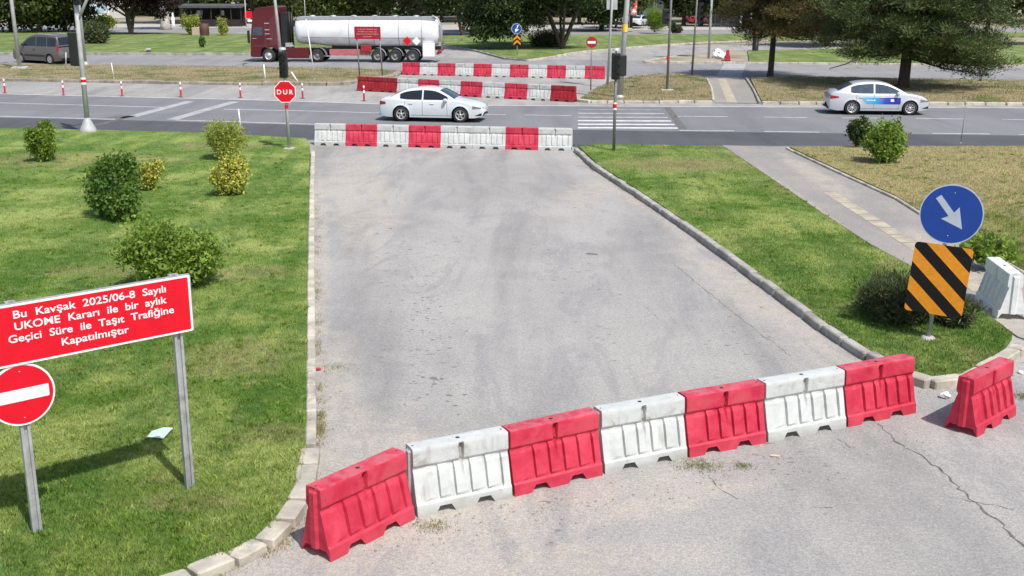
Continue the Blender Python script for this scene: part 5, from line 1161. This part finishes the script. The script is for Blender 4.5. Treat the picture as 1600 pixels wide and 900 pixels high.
# dark shrubs and trees under and behind the pines
def hpx(px, py, hp): return hp / m_at(px, py) / .96
tree('broadleaf_tree', 1290, 72, 'dark tree on the far grass between the two pines', crown_ball(6.5, 5, .9, 9, 10), 4, .25, 26000, .34, M['l_dark'], csig=.5)
tree('broadleaf_tree', 1440, 62, 'dark tree behind the large pine', crown_ball(7, 5, 1.0, 11, 10), 5, .3, 28000, .36, M['l_dark'], csig=.5)
tree('broadleaf_tree', 1540, 66, 'green tree behind the right edge of the large pine', crown_ball(4.2, 4, 3.5, 10, 9), 5, .25, 15000, .32, M['l_mid'], csig=.4)
tree('brown_leaved_tree', 1612, 70, 'brown-leaved tree with dark spreading branches at the right edge', crown_ball(5.0, 4.5, 4.0, 10, 10), 4.5, .25, 15000, .3, M['l_brown'], csig=.35, limbs=16)
# many-stemmed tree in the middle
tree('many_stemmed_tree', 878, 78, 'wide many-stemmed dark tree on the middle grass corner', crown_ball(7.6, 5.5, 2.3, 9.5, 16, .4, -2.2) + crown_ball(4, 3.6, 1.0, 6.0, 8, .4, -5.6), 4.2, .22, 85000, .24, M['l_dark'], csig=.32, forks=6, spread=.9, limbs=18)
tree('olive_tree', 806, 70, 'grey-green small-leaved tree left of the many-stemmed tree', crown_ball(3.6, 3.0, 1.2, 6.2, 10), 2.2, .15, 22000, .2, M['l_olive'], csig=.28)
tree('forked_tree', 722, 55, 'dark tree with forked trunk right of the tanker', crown_ball(5.2, 4, 2.8, 10, 13), 3.5, .3, 34000, .28, M['l_dark'], csig=.35, forks=2, spread=.5)
tree('shade_tree', 775, 50, 'mid green tree behind the grass corner between forked and many-stemmed trees', crown_ball(6.0, 4, 3.0, 12, 12), 4.5, .3, 30000, .3, M['l_mid'], csig=.4)
tree('purple_leaved_tree', 205, 55, 'dark purple-leaved tree on the far left grass', crown_ball(6.6, 5, 1.9, 10.5, 16), 3, .33, 50000, .27, M['l_purple'], csig=.32, forks=3, spread=.35, limbs=14)
BG = [(-60, 52, 8, 1.0, 'dark evergreen at the left edge beyond the far lawn', 'l_dark'), (18, 50, 7.5, .6, 'tall dark tree behind the pale lamp post', 'l_dark'), (62, 52, 6, .4, 'dark green tree right of the pale lamp post', 'l_mid'), (102, 50, 6, .5, 'dense green tree behind the signal mast', 'l_dark'),
      (285, 37, 8, 4.2, 'green tree rising behind the left end of the bus shelter', 'l_mid'), (340, 34, 9, 5.2, 'tree crown above the roof of the bus shelter', 'l_green'), (395, 36, 8, 3.0, 'light green tree left of the truck cab', 'l_ygreen'), (445, 34, 9, .8, 'dark tree directly behind the truck cab', 'l_dark'),
      (492, 40, 7, .8, 'sunlit green tree behind the front of the tank', 'l_mid'), (545, 38, 8, .6, 'dark tree behind the middle of the tank', 'l_dark'), (600, 40, 8, .7, 'mid green tree behind the small notice board', 'l_mid'), (655, 42, 7.5, .6, 'olive tree behind the rear of the tank', 'l_olive'),
      (690, 34, 8, 2.5, 'dark tree at the back beyond the tank ladder', 'l_dark'), (735, 30, 9, 2.5, 'tall background tree above the forked tree', 'l_mid'), (830, 34, 10, 2.0, 'dark background tree above the chevron sign', 'l_dark'), (905, 38, 9, .6, 'broad dark tree behind the peeling sign panel', 'l_dark'),
      (940, 48, 5.5, .5, 'dense green tree left of the pale building', 'l_dark'), (985, 44, 4.2, 1.6, 'dark tree at the left corner of the pale building', 'l_mid'), (1068, 40, 6.5, 1.2, 'dark tree right of the pale building', 'l_dark'), (1110, 34, 9, 3.0, 'dark tree behind the billboard', 'l_dark'),
      (1165, 36, 8, 2.8, 'dark tree behind the fence and parked cars', 'l_dark'), (1225, 42, 9, 2.0, 'background tree behind the smaller pine', 'l_mid'), (1335, 40, 10, 2.0, 'background tree left of the large pine trunk', 'l_dark'), (1500, 38, 10, 2.5, 'background tree behind the large pine on the right', 'l_mid'), (1640, 34, 10, 3, 'background tree beyond the brown-leaved tree', 'l_dark')]
for (x, y, r, z0, lab, mk) in BG:
    tree('background_tree', x, y, lab, crown_ball(r, r * .8, z0, z0 + r * 1.5, 11), z0 + r * .6, .28, 24000, .42, M[mk], csig=.5, limbs=6, per=18, group='background trees')
tree('poplar_tree', 259, 46, 'pale-barked tree trunk between the purple tree and the bus shelter', crown_ball(3, 3, 6.5, 13, 6), 12, .55, 7000, .35, M['l_mid'], bark='barkpale', csig=.4)
# a distant wooded belt closes the view above the lawns
V, Q = [], []
bl = []
for i in range(150):
    x = -150 + i * 2.1 + random.uniform(-2, 2); y = 205 + random.uniform(-6, 12) ; h = random.uniform(5, 8); bl.append((x, y, h * .8, 5, 4, h))
V, Q = foliage(bl, 5000, 14, 1.0, 1.1, .7); o = raw_mesh('distant_trees', V, Q, M['l_dark']); tag(o, 'dark belt of far-off trees closing the background', 'trees', None, 'stuff')
b = MB(); 
# ------------------------------------------------------------------ buildings and things at the back
s0 = at(335, 41, 0); t = empty('bus_shelter', (s0.x, s0.y, 0), 0, 'long dark timber bus shelter with grey roof beyond the far left lawn', 'shelter')
sw_ = 94 / m_at(335, 41)
b = MB(); b.box((0, .0, 2.75), (sw_ + .6, 3.0, .14), rx=R(6)); b.box((0, -1.5, 2.62), (sw_ + .6, .1, .3)); b.build('roof', M['roofing'], t)
b = MB(); b.box((0, 1.3, 1.3), (sw_, .1, 2.6)); b.build('back_wall', M['wood'], t)
for k in range(7): b = MB(); b.box((-sw_ / 2 + k * sw_ / 6, -1.3, 1.3), (.14, .14, 2.6)); b.build('post', M['wood'], t)
b = MB(); b.box((0, -1.3, .5), (sw_, .06, .9)); b.box((0, .8, .5), (sw_ * .9, .4, .1)); b.build('bench', M['wood'], t)
for k, w_ in ((-2.2, .75), (.9, .5)): b = MB(); b.box((k, 1.2, 1.75), (w_, .04, .65)); b.build('poster', M['swhite'], t)
q = at(271, 40, 0); t = empty('litter_bin', (q.x, q.y, 0), 0, 'small white bollard-like bin left of the bus shelter', 'bin'); b = MB(); b.lathe([(.22, 0), (.25, 1.1), (.15, 1.2), (0, 1.25)], n=12, axis='z'); b.build('drum', M['swhite'], t); b = MB(); b.lathe([(.12, 1.2), (.12, 1.7), (0, 1.75)], n=10, axis='z'); b.build('top', M['swhite'], t)
q = at(320, 57, 0); t = empty('litter_bin', (q.x, q.y, 0), 0, 'brown barrel with beige box between the two clipped shrubs', 'bin'); b = MB(); b.lathe([(.5, 0), (.55, .7), (.5, 1.4), (0, 1.45)], n=12, axis='z'); b.build('barrel', simple('brown_barrel', (.08, .035, .03), .7), t); b = MB(); b.rbox((-.9, 0, .55), (.9, .5, .9), .03); b.build('box', simple('beige_box', (.45, .33, .25), .7), t)
q = at(385, 42, 0); t = empty('red_sign', (q.x, q.y, 0), 0, 'red sign on a thin pole at the right end of the bus shelter', 'sign'); b = MB(); b.tube([(0, 0, 0), (0, 0, 3.6)], .06, 8); b.build('pole', M['polegrey'], t); b = MB(); b.rbox((.35, 0, 1.6), (1.0, .08, .9), .03); b.build('panel', M['sred'], t); b = MB(); b.rbox((.8, 0, .8), (1.2, .06, .3), .02); b.build('lower_panel', M['swhite'], t)
# painted wall at the left back
q = at(146, 30, 0); t = empty('mural_building', (q.x, q.y, 0), 0, 'low white building with a blurred landscape mural behind the purple tree', 'building')
sc = m_at(146, 30)
b = MB(); b.box((0, 4, 2.6), (52 / sc, 8, 5.2)); b.build('wall', M['swhite'], t)
b = MB(); b.box((0, 4, 5.35), (54 / sc, 8.5, .3)); b.build('roof', M['roofing'], t)
m, nt, bs = newmat('landscape_mural'); v = objc(nt); cr = nd(nt, 'ValToRGB', None, Fac=noise(nt, v, .55, 5, .6, .5)); e = cr.color_ramp
for p_, c_ in ((.35, (.12, .2, .12, 1)), (.48, (.35, .5, .62, 1)), (.56, (.7, .74, .76, 1)), (.66, (.5, .33, .22, 1))): q_ = e.elements.new(p_); q_.color = c_
nt.links.new(cr.outputs[0], bs.inputs['Base Color'])
b = MB(); b.box((0, -.05, 2.9), (48 / sc, .08, 3.8)); b.build('mural_panel', m, t)
# pale building on the right, banner, cars, fence
q = at(1020, 40, 0); sc = m_at(1020, 40); t = empty('pale_building', (q.x, q.y + 2, 0), 0, 'pale blue-white rendered building with a downpipe behind the ornamental grass', 'building')
b = MB(); b.box((0, 5, 4.5), (38 / sc, 10, 9)); b.build('wall', M['wall'], t); b = MB(); b.box((0, 5, 9.15), (42 / sc, 10.6, .3)); b.build('roof', M['roofing'], t); b = MB(); b.tube([(.9, -.1, 0), (.9, -.1, 9)], .07, 6); b.build('downpipe', M['polegrey'], t)
b = MB(); b.box((-1.2, -.02, 5.9), (1.4, .06, 1.3)); b.build('window', M['glass2'], t)
q = at(988, 49, 0); t = empty('banner_flag', (q.x, q.y, 0), 0, 'narrow red and white advertising flag left of the pale building', 'flag'); b = MB(); b.tube([(-.4, 0, 0), (-.4, 0, 7.5)], .05, 6); b.build('pole', M['polegrey'], t)
b = MB(); b.grid([[(-.4 + .9 * u, .05 * math.sin(z * 2 + u * 3), z) for u in (0, .33, .66, 1)] for z in np.linspace(1.9, 7.4, 12)]); 
mm, nt, bs = newmat('flag_cloth'); c = mix(nt, ramp(nt, noise(nt, objc(nt), 1.6, 4, .7, 1.0), .48, .56), (.62, .12, .1), (.75, .7, .66)); nt.links.new(c, bs.inputs['Base Color']); o = b.build('cloth', mm, t); s_ = o.modifiers.new('thick', 'SOLIDIFY'); s_.thickness = .01
b = MB(); b.rbox((-.4, 0, .2), (.8, .8, .4), .05); b.build('foot', M['concrete'], t)
def far_car(px, py, label, mk, rz=0):
    q = at(px, py, 0); t = empty('parked_car', (q.x, q.y, -.02), rz, label, 'car', 'cars parked at the back'); c = Car(4.3, 1.75, A_['deck'], A_['roof'], A_['wh'], .93, .33, .38); c.L = 2.32; c.build(t, M[mk], M['glass'], 5)
    for sd in (-1, 1):
        for xa, xb in A_['win']: c.side_patch(t, 'side_window', M['glass'], xa, xb, lambda x: .965, lambda x: interp(c.roof, x) - .085, .006, 8, sd, True)
    c.top_patch(t, 'windscreen', M['glass'], .42, 1.08); c.top_patch(t, 'rear_window', M['glass'], -1.82, -1.28)
M['carred'] = simple('red_car_paint', (.32, .03, .03), .35, coat=.6); M['carblue'] = simple('blue_grey_car_paint', (.08, .11, .15), .35, coat=.6)
far_car(1001, 40, 'white parked car left of the pale building, partly behind the grass tuft', 'carwhite', R(60)); far_car(1095, 36, 'red parked car under the billboard', 'carred', R(20)); far_car(1128, 34, 'blue-grey parked car behind the fence', 'carblue', R(5)); far_car(1160, 35, 'silver parked car at the right end of the fence', 'carsilver', R(-10))
q0, q1 = at(1088, 41, 0), at(1166, 41, 0); t = empty('metal_fence', (q0.x, q0.y, 0), 0, 'dark grey railing in front of the parked cars', 'fence'); n = 8; L = q1.x - q0.x
for k in range(n + 1): b = MB(); b.box((L * k / n, 0, .8), (.1, .1, 1.6)); b.build('post', M['poledark'], t)
b = MB(); [b.box((L / 2, 0, z), (L, .06, .08)) for z in (.3, 1.5)]; [b.box((L * k / 60, 0, .9), (.04, .04, 1.2)) for k in range(61)]; b.build('railing', M['poledark'], t)
for px, lab in ((1157, 'taller white bollard at the right end of the railing'), (1173, 'shorter white bollard right of the railing')):
    q = at(px, 46, 0); t = empty('bollard', (q.x, q.y, 0), 0, lab, 'bollard'); h = 2.0 if px == 1157 else 1.3; b = MB(); b.lathe([(.35, 0), (.3, .2), (.16, .3), (.14, h), (.2, h + .05), (0, h + .15)], n=12, axis='z'); b.build('body', M['swhite'], t)
q = at(1180, 79, ZL); t = empty('stump', q, 0, 'short dark post with orange top left of the smaller pine', 'post'); b = MB(); b.lathe([(.28, 0), (.26, 1.4), (0, 1.42)], n=10, axis='z'); b.build('shaft', M['black'], t); b = MB(); b.lathe([(.22, 1.42), (.16, 2.3), (0, 2.35)], n=10, axis='z'); b.build('top', simple('rusty_orange', (.4, .14, .05), .8), t)
# dead branch lying on the far road edge
p = at(1316, 108, 0); t = MB(); t.tube([(-1.0, -.3, .05), (.2, 0, .35), (1.6, .2, .9), (2.4, .3, 1.5)], [.03, .05, .05, .02], 6); t.tube([(.2, 0, .35), (1.0, .5, .7), (1.6, .8, .8)], [.03, .025, .01], 6); o = t.build('fallen_branch', M['bark']); o.location = p; tag(o, 'bare dark branch leaning at the far road edge between the pines', 'branch')
# poles standing among the background trees
for px, py, lab, h in ((500, 40, 'thin grey pole behind the front of the tank', 9), (592, 40, 'grey pole behind the middle of the tank', 9)):
    q = at(px, py, 0); t = empty('street_lamp', (q.x, q.y, 0), 0, lab, 'street lamp'); b = MB(); b.tube([(0, 0, 0), (-.15, 0, h)], [.16, .09], 8); b.build('pole', M['polegrey'], t); b = MB(); b.tube([(-.15, 0, h), (-.2, -.8, h + .4)], .06, 6); b.rbox((-.2, -1.2, h + .4), (.3, .8, .14), .03); b.build('lamp_arm', M['polegrey'], t)
q = at(478, 50, 0); t = empty('small_sign', (q.x, q.y, 0), 0, 'small white panel on a thin pole above the front end of the tank', 'sign'); b = MB(); b.tube([(0, 0, 0), (0, 0, 6.0)], .06, 6); b.build('pole', M['polegrey'], t); b = MB(); b.rbox((0, -.1, 5.0), (.6, .06, 1.2), .02); b.build('panel', M['swhite'], t)

b = MB()
for _ in range(420):
    if random.random() < .5: e0, e1 = random.choice([((499, 300), (500, 700)), ((1100, 385), (1370, 580)), ((915, 258), (1100, 385)), ((500, 760), (420, 860))])
    else: e0, e1 = (520, 850), (1450, 690)
    q = at(*e0).lerp(at(*e1), random.random()); x, y = q.x + random.gauss(0, .16), q.y + random.gauss(0, .3); r_ = random.uniform(.008, .022); k = 5; a0 = random.random() * 6
    b.add([(x + r_ * math.cos(a0 + i * 1.2566), y + r_ * math.sin(a0 + i * 1.2566), .003) for i in range(k)] + [(x, y, .003 + r_ * .8)], [(i, (i + 1) % k, k) for i in range(k)])
tag(b.build('gravel_bits', M['kerb_brown']), 'loose pebbles and crumbs of stone along the kerbs and barriers', 'gravel', None, 'stuff')
